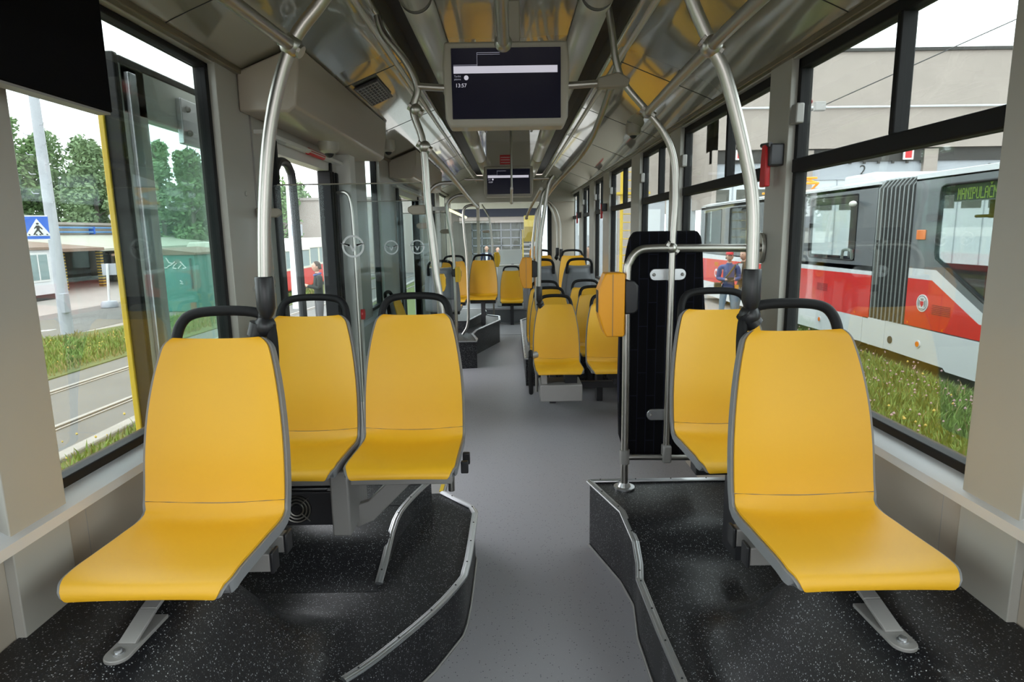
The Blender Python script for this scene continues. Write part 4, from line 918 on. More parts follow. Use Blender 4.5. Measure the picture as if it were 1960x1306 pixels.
# bellows
b = MB(); ribs = MB(); n = 9
rows = []
for k in range(2*n+1):
    y = 10.115+(11.15-10.115)*k/(2*n); x = XA+(.05 if k % 2 == 0 else .0)
    rows.append([(x, y, .10), (x, y, .6), (x, y, 1.6), (x, y, 2.36), (x+.12, y, 2.47), (XC-.2, y, 2.47), (XC, y, 2.3), (XC, y, .10)])
b.sheet(rows); b.build('bellows', 'bellows', T)
for k in range(n):
    y = 10.115+(11.15-10.115)*(2*k+1)/(2*n); MB().tube([(XA-.006, y, .115), (XA-.008, y, 1.2), (XA-.006, y, 2.34), (XA+.10, y, 2.475), (XA+.5, y, 2.48)], .013, 6).build('bellows_rib', 'bellowsrib', T)
MB().box(XA, XB, 10.63, 11.32, -.38, .10).build('bellows_skirt', 'tramwhite', T, .005)
# fittings
def disc(name, m, y, z, r, parent=T, x0=XA-.012, x1=XA, n_=20): return MB().prism([(y+r*math.cos(2*PI*k/n_), z+r*math.sin(2*PI*k/n_)) for k in range(n_)], 0, x0, x1).build(name, m, parent)
o = MB().box(XA-.02, XA, 9.77, 9.98, 1.49, 1.64).build('amber_reflector', 'amber', T, .006)
for y, z in ((9.72, -.136), (12.9, -.174)):
    o = disc('marker_light', 'tramwhite', y, z, .062); disc('marker_lens', 'amber', y, z, .042, o, XA-.02, XA-.012)
disc('jack_hole', 'bellows', 10.45, -.19, .062)
b = MB()
for y, z in ((10.03, .175), (9.2, .16), (13.5, .12), (12.6, .13), (11.6, .14)): b.box(XA-.008, XA, y-.015, y+.015, z-.02, z+.015)
b.build('hatch_mark', 'amber', T)
b = MB()
for k in range(6): b.box(XA-.006, XA+.001, 9.07, 9.47, .375+.026*k, .386+.026*k)
b.build('air_vent', 'seatred', T)
b = MB()
for k in range(6): b.box(XA-.006, XA+.001, 12.67, 13.1, .43+.026*k, .441+.026*k)
b.build('air_vent', 'seatred', T)
o = disc('crest', 'signwhite', 9.70, .515, .135, T, XA-.010, XA, 30)
b = MB()
b.prism([(9.70+r*math.cos(a), .515+r*math.sin(a)) for a, r in [(2*PI*k/36, .118) for k in range(36)]], 0, XA-.0115, XA-.0105, 'shellback')
b.prism([(9.70+.104*math.cos(2*PI*k/36), .515+.104*math.sin(2*PI*k/36)) for k in range(36)], 0, XA-.0125, XA-.0117, 'signwhite')
b.prism([(9.66, .545), (9.74, .545), (9.74, .495), (9.70, .452), (9.66, .495)], 0, XA-.014, XA-.0127, 'tramred')
for s in (-1, 1): b.prism([(9.70+s*.05, .55), (9.70+s*.085, .57), (9.70+s*.092, .50), (9.70+s*.07, .45), (9.70+s*.05, .47)], 0, XA-.014, XA-.0127, 'greymetal')
b.prism([(9.67, .555), (9.66, .60), (9.685, .58), (9.70, .605), (9.715, .58), (9.74, .60), (9.73, .555)], 0, XA-.014, XA-.0127, 'greymetal')
b.prism([(9.64, .435), (9.76, .435), (9.77, .42), (9.63, .42)], 0, XA-.014, XA-.0127, 'greymetal')
b.build('crest_design', 'greymetal', o)
MB().tube([(XA-.10, 11.75, 2.13), (XA-.02, 11.75, 2.16)], .012, 8).build('mirror_arm', 'black', T); MB().ball((XA-.12, 11.72, 2.12), .06, 12, 8, sc_=(.7, 2, .9)).build('mirror', 'white', T)
# fleet number and small emblem on the front
def wall_text(name, m, txt, size, y, z, parent, x=XA-.004, flip=-1):
    vs, fs = text_mesh(txt, size); return MB().add([(x, y+flip*v[0], z+v[1]) for v in vs], fs).build(name, m, parent, smooth=0)
wall_text('fleet_number', 'yellowpaint', '9093', .19, 19.6, .62, T)
o = disc('round_emblem', 'signwhite', 19.6, .36, .13); disc('emblem_centre', 'tramred', 19.6, .36, .07, o, XA-.016, XA-.012)
# destination sign in the near window: dot letters
FONT = {'M': '10001 11011 10101 10101 10001 10001 10001', 'A': '01110 10001 10001 11111 10001 10001 10001', 'N': '10001 11001 10101 10011 10001 10001 10001', 'I': '111 010 010 010 010 010 111', 'P': '11110 10001 10001 11110 10000 10000 10000',
 'U': '10001 10001 10001 10001 10001 10001 01110', 'L': '10000 10000 10000 10000 10000 10000 11111', 'C': '01111 10000 10000 10000 10000 10000 01111', 'J': '00111 00010 00010 00010 00010 10010 01100', ' ': '00 00 00 00 00 00 00'}
sb = MB().box(XA+.10, XA+.16, 7.2, 9.38, 2.045, 2.29).build('destination_board', 'ledboard', T, .006); MB().box(XA+.09, XA+.10, 7.2, 9.36, 2.035, 2.05).build('board_frame', 'greymetal', sb)
b = MB(); px, pz = .0131, .0232; cur = 9.30
def dot(i, j): b.box(XA+.094, XA+.0985, cur-(i+.86)*px, cur-i*px, 2.225-(j+.88)*pz, 2.225-j*pz)
for ch in 'MANIPULA~N! J!':
    rws = FONT[{'~': 'C', '!': 'I'}.get(ch, ch)].split()
    for j, rw in enumerate(rws):
        for i, c_ in enumerate(rw):
            if c_ == '1': dot(i, j)
    if ch == '~': dot(1, -2.4); dot(2, -1.5); dot(3, -2.4)
    if ch == '!': dot(1, -1.5); dot(2, -2.4)
    cur -= (len(rws[0])+1)*px
b.build('sign_letters', 'led', sb)
# inside of that tram: yellow bars, seat backs
MB().tube([(6.9, 9.45, 1.83), (6.9, 4.0, 1.83)], .022, 8).build('yellow_bar', 'yellowpaint', T)
MB().tube(smoothpath([(6.8, 8.62, .62), (6.8, 8.62, .95), (6.8, 8.58, 1.05), (6.8, 8.45, 1.09), (6.8, 7.0, 1.09)], 4), .024, 8).build('yellow_bar', 'yellowpaint', T)
MB().tube([(6.8, 8.62, .83), (6.8, 7.0, .83)], .022, 8).build('yellow_bar', 'yellowpaint', T)
b = MB(); b.box(6.80, 6.83, 7.0, 8.5, .62, 1.05); b.build('partition', 'doorblue', T)
MB().box(6.9, 6.94, 9.10, 9.2, 1.80, 2.1).build('yellow_bar', 'yellowpaint', T)
for y in (12.35, 12.75): MB().tube([(7.6, y, .12), (7.6, y, 2.4)], .02, 8).build('yellow_pole', 'yellowpaint', T)
for y in (12.6, 12.15): MB().box(7.55, 7.65, y-.08, y+.08, 1.3, 1.55).build('ticket_box', 'amber', T, .01)
for x, y, z in ((6.75, 12.1, 1.0), (6.75, 12.65, 1.0), (6.9, 7.75, .42), (7.1, 8.95, 1.05), (7.4, 9.3, 1.1)):
    s_ = MB().box(x-.2, x+.2, y-.2, y+.2, z-.7, z-.03).build('tram_seat', 'seatred', T, .03)
    MB().tube(smoothpath([(x-.02, y-.2, z-.05), (x-.02, y-.17, z+.2), (x-.02, y-.1, z+.25), (x-.02, y+.1, z+.25), (x-.02, y+.17, z+.2), (x-.02, y+.2, z-.05)], 3), .028, 8).build('seat_frame', 'white', s_)
# wheels, underframe, pantograph
b = MB()
for y in (2.6, 4.2, 12.0, 13.4, 18.0, 19.5): b.tube([(XA+.25, y, G+.33), (XA+.36, y, G+.33)], .33, 20)
b.box(XA+.4, XC-.4, YN, YFAR, -.45, -.2); b.build('underframe', 'darkmetal', T)
p_ = MB()
for a, c in (((7.2, 15.6, 2.6), (7.2, 15.0, 2.85)), ((8.1, 15.6, 2.6), (8.1, 15.0, 2.85)), ((7.2, 15.0, 2.85), (7.2, 15.8, 3.02)), ((8.1, 15.0, 2.85), (8.1, 15.8, 3.02)), ((7.0, 15.8, 3.02), (8.3, 15.8, 3.02)), ((7.0, 15.5, 3.02), (8.3, 15.5, 3.02)), ((7.2, 15.0, 2.85), (8.1, 15.0, 2.85)), ((7.0, 15.2, 2.65), (8.3, 15.2, 2.65)), ((7.0, 15.9, 2.65), (8.3, 15.9, 2.65))): p_.tube([(a[0], a[1]+1.9, a[2]), (c[0], c[1]+1.9, c[2])], .03, 8)
o = p_.build('pantograph', 'orangepaint', T)
MB().box(6.9, 8.4, 12.2, 13.3, 2.53, 2.72).build('roof_box', 'tramwhite', T, .05)

# ------------------------------------------------------------------ depot hall
D = thing('depot_hall', 'large beige tram depot hall with numbered pale gates, beyond the right tram', 'building', (16, 30, G))
b = MB(); b.box(8.8, 48, 28, 29, 5.05, 9.0); b.box(8.8, 9.0, 28, 40, 2.6, 9.0); b.box(8.8, 48, 29, 50, 8.8, 9.0); b.build('facade_wall', 'plaster', D)
MB().box(8.7, 48, 27.9, 29, 8.95, 9.08).build('roof_flashing', 'darkhall', D); MB().box(8.8, 48, 28.15, 28.5, 4.5, 5.1).build('dark_lintel', 'darkhall', D)
MB().tube([(8.8, 27.9, 6.75), (48, 27.9, 6.62)], .045, 8).build('white_conduit', 'tramwhite', D)
def gate(x0, x1, num, xn):
    g = MB().box(x0, x1, 28.25, 28.35, 3.75, 4.55).build('gate_header', 'doorblue', D)
    vs, fs = text_mesh(num, .62); MB().add([(v[0]+xn, 28.24, v[1]+4.12) for v in vs], fs).build('gate_number', 'signblack', g, smooth=0)
    nl = 4; wd = (x1-x0)/nl
    for k in range(nl):
        a = x0+wd*k; l_ = MB().box(a+.02, a+wd-.02, 28.3, 28.4, G, 3.75).build('gate_leaf', 'doorwhite', D, .01)
        MB().box(a+.16, a+wd-.16, 28.285, 28.3, 2.45, 3.4).build('gate_window', 'doorglass', l_); MB().box(a+wd-.03, a+wd+.01, 28.27, 28.3, G, 3.75).build('gate_rib', 'doorblue', l_)
    MB().box(x1, x1+.6, 28.1, 28.5, G, 5.0).build('gate_pier', 'plaster', D)
gate(4.4, 8.6, '', 5) if False else None
gate(8.9, 12.6, '1', 9.05); gate(13.2, 18.0, '2', 15.45); gate(18.6, 23.4, '3', 21); gate(24, 28.8, '4', 26.4)
for x, z in ((17.25, 4.86), (10.0, 4.95)):
    o = MB().box(x-.22, x+.22, 28.0, 28.05, z-.32, z+.32).build('gate_plate', 'signwhite', D); MB().box(x-.14, x+.14, 27.99, 28.0, z-.25, z+.25).build('red_field', 'red', o)
b = MB()
for k in range(9): b.box(12.9+.62*k, 13.0+.62*k, 28.1, 28.16, 4.40, 4.52)
b.build('lintel_bracket', 'darkhall', D)
t = thing('left_depot_wing', 'white and pale blue gates of the low depot wing behind the far right windows', 'building', (4, 31, G))
MB().box(-3, 8.8, 31, 31.4, 3.2, 6.5).build('wing_wall', 'plaster', t)
for k in range(5):
    a = 1.6+1.5*k; l_ = MB().box(a, a+1.42, 31.05, 31.15, G, 3.2).build('gate_leaf', ('doorwhite', 'doorblue')[k % 2], t, .01)
    MB().box(a+.2, a+1.2, 31.03, 31.05, 1.5, 2.7).build('gate_window', 'doorwhite', l_)
for x in (2.9,): MB().box(x+2.3, x+2.9, 30.7, 31.0, G, 3.4).build('wing_pier', 'plaster', t)
t = thing('glazed_depot_door', 'dark gridded glass depot door seen through the front windscreen', 'door', (-.2, 33, G))
MB().box(-2.0, 1.1, 33, 33.1, G, 2.2).build('door_sheet', 'doorglass', t)
b = MB()
for k in range(6): b.box(-2.0, 1.1, 32.95, 33.0, .2+.4*k, .26+.4*k)
for k in range(7): b.box(-2.0+.5*k, -1.95+.5*k, 32.95, 33.0, G, 2.2)
b.build('glazing_bars', 'shellback', t); MB().box(-2.6, 1.6, 32.7, 33.1, 2.2, 2.5).build('door_lintel', 'plaster', t); MB().box(-2.6, 1.6, 32.6, 33.1, 2.5, 2.9).build('blue_band', 'navyband', t); MB().box(-4, 1.6, 32.6, 33.1, 2.9, 5).build('upper_wall', 'paleroof', t); MB().box(1.1, 1.6, 32.8, 33.1, G, 2.3).build('door_jamb', 'plaster', t); MB().box(-4.5, -2.0, 32.8, 33.1, G, 2.9).build('side_wall', 'shedinside', t)
t = thing('yellow_stair', 'yellow steel stair underside hanging beyond the windscreen on the right', 'stair', (.9, 24, 2))
MB().prism([(24.3, 2.3), (24.3, 1.75), (24, 1.35), (23.4, 1.9), (23.4, 2.3)], 0, .52, .95).build('stringer', 'olivestair', t)
b = MB()
for k in range(7): b.box(.5, 1.2, 24.1, 24.3, .1+.19*k, .14+.19*k)
b.build('stair_treads', 'greymetal', t); MB().box(.45, .5, 24.1, 24.3, G, 1.8).build('stair_post', 'olivestair', t)
t = thing('yellow_scaffold_tower', 'yellow ladder scaffold tower outside the far right windows', 'scaffold', (4.6, 23.5, G))
for x in (4.1, 4.95):
    MB().tube([(x, 23.5, G), (x, 23.5, 5.5)], .06, 8).build('upright', 'yellowpaint', t)
for k in range(20): MB().tube([(4.1, 23.5, G+.2+.3*k), (4.95, 23.5, G+.2+.3*k)], .018, 6).build('rung', 'yellowpaint', t)
MB().box(3.9, 5.1, 23.3, 24.3, 3.0, 3.08).build('platform', 'yellowpaint', t)
# overhead wires
t = thing('catenary_wire', 'thin overhead wire slanting up to the right in front of the depot hall', 'wire', (10.4, 22, 5.7)); MB().tube([(9.6, 22.5, 5.35), (10.44, 22, 5.68), (16.93, 22, 8.43), (24, 22, 11.4)], .018, 6).build('wire', 'cable', t)
o = MB().box(10.25, 10.6, 21.9, 22.1, 5.55, 5.85).build('insulator', 'greymetal', t, .03); MB().ball((10.1, 22, 5.85), .08, 8, 6).build('insulator_cap', 'seatred', o)

# ------------------------------------------------------------------ left yard
t = thing('sign_post', 'tall grey lamp post carrying the blue crossing sign', 'post', (-10.92, 15.25, G))
MB().tube([(-10.92, 15.25, G), (-10.95, 15.25, 5.6)], [.145, .10], 14).build('post', 'postgrey', t)
MB().box(-10.83, -10.72, 15.0, 15.2, -.05, .42).build('junction_box', 'postgrey', t, .01)
b = MB()
for k in range(9):
    z = 2.55+.22*k; s = -1 if k % 2 else 1; b.tube([(-10.93+s*.12, 15.12, z), (-10.93+s*.22, 15.08, z), (-10.93+s*.25, 15.07, z+.05)], .011, 6)
b.build('climbing_hooks', 'postgrey', t)
t = thing('crossing_sign', 'square blue pedestrian crossing sign with walking figure on the lamp post', 'road sign', (-10.9, 15.05, 1.72))
cx, cz, yv = -11.12, 1.98, 15.02
ay = math.atan2(-11.1, 15.0)
R = Matrix.Rotation(math.radians(36), 3, 'Z'); pv = Vector((cx, yv, cz))
def sgn(name, m, poly, off, parent, th=.004):
    b = MB(); vs = []
    n = len(poly)
    for o_ in (off, off+th): vs += [pv+R @ Vector((x*1.18, -o_, z)) for x, z in poly]
    b.add(vs, [tuple(range(n)), tuple(range(n, 2*n))[::-1]]+[(i, (i+1) % n, n+(i+1) % n, n+i) for i in range(n)]); return b.build(name, m, parent, smooth=0)
q = .285
pl_ = sgn('sign_plate', 'signwhite', [(-q, -q), (q, -q), (q, q), (-q, q)], .0, t, .02)
sgn('blue_field', 'signblue', [(-q+.025, -q+.025), (q-.025, -q+.025), (q-.025, q-.025), (-q+.025, q-.025)], .021, pl_)
sgn('white_triangle', 'signwhite', [(-.21, -.19), (.21, -.19), (0, .21)], .026, pl_)
W = sgn('walking_figure', 'signblack', [(-.02, .05), (.028, .055), (.065, .0), (.085, -.035), (.07, -.045), (.035, -.005), (.03, -.05), (.085, -.16), (.055, -.165), (.005, -.07), (-.03, -.11), (-.055, -.165), (-.085, -.165), (-.05, -.09), (-.018, -.04), (-.02, 0), (-.05, -.03), (-.06, -.015)], .031, pl_)
sgn('figure_head', 'signblack', [(.006+.024*math.cos(2*PI*k/14), .092+.024*math.sin(2*PI*k/14)) for k in range(14)], .031, pl_)
for k, x in enumerate((-.155, -.04, .02, .13)): sgn('crossing_bar', 'signblack', [(x, -.175), (x+.03, -.175), (x+.02, -.145), (x-.005, -.145)], .0315, pl_)
t = thing('cabin', 'small white cabin with a three-pane window behind the lamp post', 'cabin', (-18.8, 23, G))
MB().box(-20.6, -18, 19.5, 25.0, -.4, 1.32).build('wall', 'kiosk', t, .02); MB().box(-20.7, -17.9, 19.4, 25.1, 1.32, 1.42).build('roof', 'rustroof', t); MB().box(-20.4, -18.05, 19.6, 24.9, G, -.4).build('base', 'darkhall', t)
fr = MB().box(-18.0, -17.97, 22.95, 24.6, .10, 1.22).build('window_frame', 'signwhite', t, .01)
for k in range(3): MB().box(-17.97, -17.955, 23.03+.53*k, 23.47+.53*k, .18, 1.14).build('window_pane', 'kioskglass', fr)
t = thing('open_shed', 'low open shed with brown and pale roof behind the hazard striped posts', 'shed', (-23, 33, G))
MB().prism([(-19.4, 1.16), (-19.4, 1.30), (-26.2, 1.95), (-26.2, 1.8)], 1, 22, 30.3).build('brown_roof', 'rustroof', t)
MB().prism([(-19.6, 1.12), (-19.6, 1.24), (-26.2, 1.95), (-26.2, 1.8)], 1, 30.3, 46).build('pale_roof', 'paleroof', t)
MB().box(-25.5, -25.3, 22, 46, G, 1.75).build('back_wall', 'shedinside', t)
b = MB()
for y in (30, 34, 38): b.box(-25.3, -24.9, y, y+.5, G, 1.7)
b.build('inner_column', 'shedwall', t); MB().box(-25.28, -25.2, 31, 33.4, .3, 1.0).build('inner_window', 'kioskglass', t); MB().box(-25.28, -24.6, 25, 32, G, .25).build('counter', 'shedwall', t)
for y, x, w_ in ((28.46, -20.3, .16), (30.95, -20.1, .11), (32.45, -19.65, .11)):
    o = MB().box(x-w_, x+w_, y-w_, y+w_, G, 1.2).build('shed_post', 'hazard')
    tag(o, {28.46: 'thick yellow and black striped post beside the white cabin', 30.95: 'striped post behind the blank bus stop board', 32.45: 'striped post nearest the yellow door edge'}[y], 'post', 'hazard striped shed posts')
tag(MB().box(-20.75, -20.45, 28.0, 28.4, G, .75).build('yellow_plate', 'yellowpaint'), 'yellow upright plate leaning behind the thick striped post', 'plate')
t = thing('forklift', 'dark forklift parked under the shed at the last striped post', 'forklift', (-21.5, 34.8, G))
MB().box(-22, -21.2, 34.4, 35.6, -.35, .25).build('chassis', 'darkmetal', t, .04)
b = MB()
for a, c in (((-21.9, 34.5), (-21.9, 34.5)), ((-21.3, 34.5), (-21.3, 34.5)), ((-21.9, 35.4), (-21.9, 35.4)), ((-21.3, 35.4), (-21.3, 35.4))): b.tube([(a[0], a[1], .2), (c[0], c[1], .95)], .04, 6)
b.box(-22, -21.2, 34.4, 35.5, .93, .99); b.build('cab_frame', 'black', t)
for y in (34.6, 35.4): MB().tube([(-21.2, y, G+.2), (-21.02, y, G+.2)], .2, 16).build('wheel', 'rubber', t)
MB().box(-21.9, -21.4, 33.9, 34.1, G+.1, .85).build('mast', 'darkmetal', t); MB().box(-21.9, -21.3, 35.6, 36.2, -.4, .3).build('counterweight', 'orangepaint', t, .05)
t = thing('low_building', 'long flat beige building with blue pipes along its wall, behind the shed', 'building', (-30, 44, G))
MB().prism([(-26.3, 28), (-26.3, 80), (-34, 80), (-34, 28)], 2, G, 2.55).build('wall', 'shedwall', t); MB().prism([(-26.1, 28), (-26.1, 80), (-34, 80), (-34, 28)], 2, 2.55, 2.7).build('roof', 'concrete', t)
for z in (2.38, 2.12): MB().tube([(-26.05, 28, z), (-26.05, 80, z)], .055, 8).build('pipe', 'pipeblue', t)
b = MB()
for k in range(13): b.box(-26.3, -25.97, 29+3.6*k, 29.12+3.6*k, 2.0, 2.45)
b.build('pipe_bracket', 'signblue', t)
t = thing('roof_ventilator', 'white lantern shaped ventilator on the flat roof of the low building', 'ventilator', (-27, 43.8, 2.7)); MB().lathe([(.25, 2.7), (.25, 2.8), (.42, 3.15), (.42, 3.2)], -27, 43.8, 14).build('body', 'kiosk', t); MB().lathe([(.46, 3.2), (.30, 3.36), (.08, 3.46)], -27, 43.8, 14).build('cap', 'postgrey', t)
t = thing('stop_board', 'blank grey stop board on a white pole with a round concrete base', 'sign', (-13.7, 21.32, G))
MB().lathe([(.26, G), (.27, G+.1), (.22, G+.2), (.06, G+.22)], -13.7, 21.32, 18).build('base', 'postgrey', t); MB().tube([(-13.7, 21.32, G+.2), (-13.62, 21.32, .87)], .04, 10).build('pole', 'signwhite', t)
MB().box(-13.62-.21, -13.62+.21, 21.38, 21.41, .48, .87, rot=Matrix.Rotation(math.radians(20), 3, 'Z')).build('board', 'postgrey', t, .005)
def container(label, x0, x1, y0, y1, z1, m, roofm, rz):
    t = thing('site_container', label, 'container', ((x0+x1)/2, (y0+y1)/2, G))
    MB().box(x0, x1, y0, y1, G+.12, z1).build('body', m, t, .02); MB().box(x0+.05, x1-.05, y0+.05, y1-.05, G, G+.12).build('base', 'concrete', t)
    MB().prism([(x0-.08, z1), (x1+.08, z1), (x1+.08, z1+.06), ((x0+x1)/2, z1+rz), (x0-.08, z1+.06)], 1, y0-.06, y1).build('roof', roofm, t); return t
t = container('teal container with white graffiti seen through the open door leaf', -11.6, -9.3, 18.6, 21.2, 1.2, 'teal', 'rustroof', .2)
b = MB(); sp = [[(-10.25, 1.12), (-10.28, .95), (-10.22, .82), (-10.1, .83)], [(-10.26, .98), (-10.2, .98)], [(-10.13, 1.12), (-10.05, .98), (-9.95, .95)], [(-10.1, .86), (-9.98, .92), (-9.88, 1.0), (-9.83, .96), (-9.92, .88), (-9.95, .82), (-9.85, .80)], [(-9.72, 1.0), (-9.62, .88), (-9.56, .82), (-9.66, .80)], [(-9.8, .8), (-9.7, .9)], [(-9.78, .45), (-9.72, .4), (-9.78, .36), (-9.7, .35)]]
for s in sp: b.tube([(x, 18.585, z) for x, z in smoothpath2d] if False else [(p[0], 18.588, p[1]) for p in s], .018, 6)
b.build('graffiti', 'signwhite', t); MB().tube([(-9.42, 18.57, .2), (-9.42, 18.57, 1.1)], .03, 8).build('door_bar', 'tealdark', t); MB().box(-9.5, -9.36, 18.5, 18.58, -.42, -.2).build('latch_box', 'rustroof', t)
container('dark green container with a reddish roof beyond the teal one', -10.65, -8.6, 21.2, 23.2, .64, 'tealdark', 'seatred', .22)
t = thing('red_sign', 'small faded red sign on a thin post in front of the dark green container', 'sign', (-10.2, 20.9, G)); MB().tube([(-10.25, 20.9, G), (-10.2, 20.9, .45)], .02, 8).build('post', 'rustroof', t); MB().box(-10.4, -10.02, 20.85, 20.88, .3, .58).build('plate', 'red', t)
t = thing('white_pole', 'slim white pole seen through the first left doorway', 'pole', (-6.9, 20, G)); MB().tube([(-6.9, 20, G), (-6.85, 20, 4.5)], [.11, .07], 10).build('shaft', 'signwhite', t); MB().tube([(-6.85, 20, 4.1), (-5.6, 20, 4.05)], .025, 6).build('bracket_arm', 'postgrey', t); MB().box(-6.83, -6.55, 19.9, 20.1, 1.7, 2.05).build('control_box', 'postgrey', t)
# old trams in the left yard
def old_tram(label, x, y0, y1, z0, z1, body, grp='old trams in the left yard'):
    t = thing('old_tram', label, 'tram', (x-.6, (y0+y1)/2, z0), grp); h = z1-z0; xf = x
    zb = z0+h*.48; zw = z0+h*.80
    MB().box(x-1.5, xf, y0, y1, z0+h*.08, zb).build('lower_body', body, t, .05)
    b = MB(); n = max(2, int((y1-y0)/1.3)); st = (y1-y0)/n
    for k in range(n+1): b.box(x-1.5, xf-.01, y0+st*k-(.1 if k else 0), y0+st*k+(.1 if k < n else 0), zb, zw)
    b.box(x-1.5, x-1.4, y0, y1, zb, zb+.25*(zw-zb)); b.build('window_pillars', 'cream', t)
    MB().box(x-1.5, xf+.01, y0, y1, zb-.06, zb+.02).build('waist_stripe', 'cream', t)
    for k in range(n): MB().box(xf-.05, xf-.03, y0+st*k+.08, y0+st*(k+1)-.08, zb, zw).build('window', 'kioskglass', t)
    MB().prism([(xf+.02, zw), (xf-.02, zw+.1), (xf-.25, z1), (x-1.25, z1), (x-1.48, zw+.1), (x-1.52, zw)], 1, y0-.02, y1+.02).build('roof', 'cream', t, .03)
    MB().box(x-1.4, xf-.1, y0+.2, y1-.2, z0, z0+h*.09).build('underframe', 'darkmetal', t); return t
old_tram('red and cream old tram seen through the first left doorway', -8.6, 22.6, 27.2, G, 1.52, 'tramred')
old_tram('second red and cream old tram with a door, behind the man in the dark jacket', -8.75, 27.6, 33, G, 1.6, 'tramred')
old_tram('cream roofed old tram beyond the green containers', -11.9, 26, 34, G, 1.5, 'cream')
t = thing('far_building', 'plain beige building behind the tree in the first doorway', 'building', (-11, 38, G)); MB().box(-14, -3, 38, 46, G, 3.75).build('wall', 'plaster', t); MB().box(-14.1, -2.9, 37.9, 46, 3.75, 3.9).build('roof_edge', 'concrete', t)
# trees
def tree(label, x, y, zt, r, m, seed, n=2600, low=1.0, leaf=.20, group='trees behind the low building', name='leafy_tree'):
    rnd = random.Random(seed); t = thing(name, label, 'tree', (x, y, G), group)
    tp = smoothpath([(x, y, G), (x+rnd.uniform(-.2, .2), y, (zt+G)*.45), (x, y, zt-.6)], 4); b = MB(); b.tube(tp, [.22*(1-.85*i/(len(tp)-1)) for i in range(len(tp))], 8)
    for k in range(7):
        z = low+.5+(zt-low-1.2)*k/7; a = rnd.uniform(0, 2*PI); b.tube([(x, y, z), (x+math.cos(a)*r*.5, y+math.sin(a)*r*.5, z+.6)], [.07, .02], 6)
    b.build('trunk', 'bark', t)
    cl = []
    for _ in range(34):
        f = rnd.random(); z = low+(zt-low)*f; rr = r*(1.0-.72*max(0, f-.35)/.65)*(.75+.25*min(1, f*3)); a = rnd.uniform(0, 2*PI); q = rr*math.sqrt(rnd.random())*.85
        cl.append((x+q*math.cos(a), y+q*math.sin(a), min(z, zt-.3), rnd.uniform(.28, .5)*min(r, 2.4)))
    vs = []; fs = []
    for _ in range(n):
        cx_, cy_, cz_, cr = rnd.choice(cl); d = Vector((rnd.gauss(0, 1), rnd.gauss(0, 1), rnd.gauss(0, 1))).normalized()*cr*rnd.random()**.4
        p = Vector((cx_, cy_, cz_))+d; u = Vector((rnd.gauss(0, 1), rnd.gauss(0, 1), rnd.gauss(0, 1))).normalized(); v = u.orthogonal().normalized(); s = leaf*rnd.uniform(.5, 1.2); i = len(vs)
        vs += [p-u*s, p+v*s*.5, p+u*s, p-v*s*.5]; fs.append((i, i+1, i+2, i+3))
    MB().add(vs, fs).build('foliage', m, t, smooth=0)
TR = [('large dense dark green tree at the left edge of the photo', -36.5, 46, 10.8, 4.2, 'leafdark'), ('rounded green tree between the lamp post and the left edge', -33.6, 47, 9.3, 2.7, 'leafdark'), ('pale drooping birch right of the lamp post', -29.8, 46, 8.5, 2.1, 'leaf'),
 ('lower green tree beside the yellow door edge', -27.4, 46, 7.4, 1.9, 'leaf'), ('tall loose tree seen through the upper door leaf window', -25.0, 46, 8.9, 1.5, 'leaf'), ('slender pointed tree in the middle of the door leaf window', -22.7, 46, 8.9, 1.5, 'leafdark'), ('bushy tree at the right edge of the door leaf window', -20.6, 46, 8.0, 1.9, 'leafdark'),
 ('low dark hedge tree filling the gap behind the shed', -31.6, 50, 6.4, 3.2, 'leafdark'), ('low dark tree filling behind the door leaf', -24, 50, 6.6, 3.2, 'leafdark')]
for i, (lb, x, y, z, r, m) in enumerate(TR): tree(lb, x, y, z, r, m, 20+i, 6500 if r > 2 else 4200, low=.8)
tree('tree seen through the first left doorway in front of the beige building', -13.2, 37, 4.9, 1.5, 'leafdark', 41, 2400, .6, .13, None)
tree('small tree at the rear of the yard seen through the second doorway', -17.0, 52, 5.8, 1.8, 'leaf', 42, 1500, 1, .2, None)

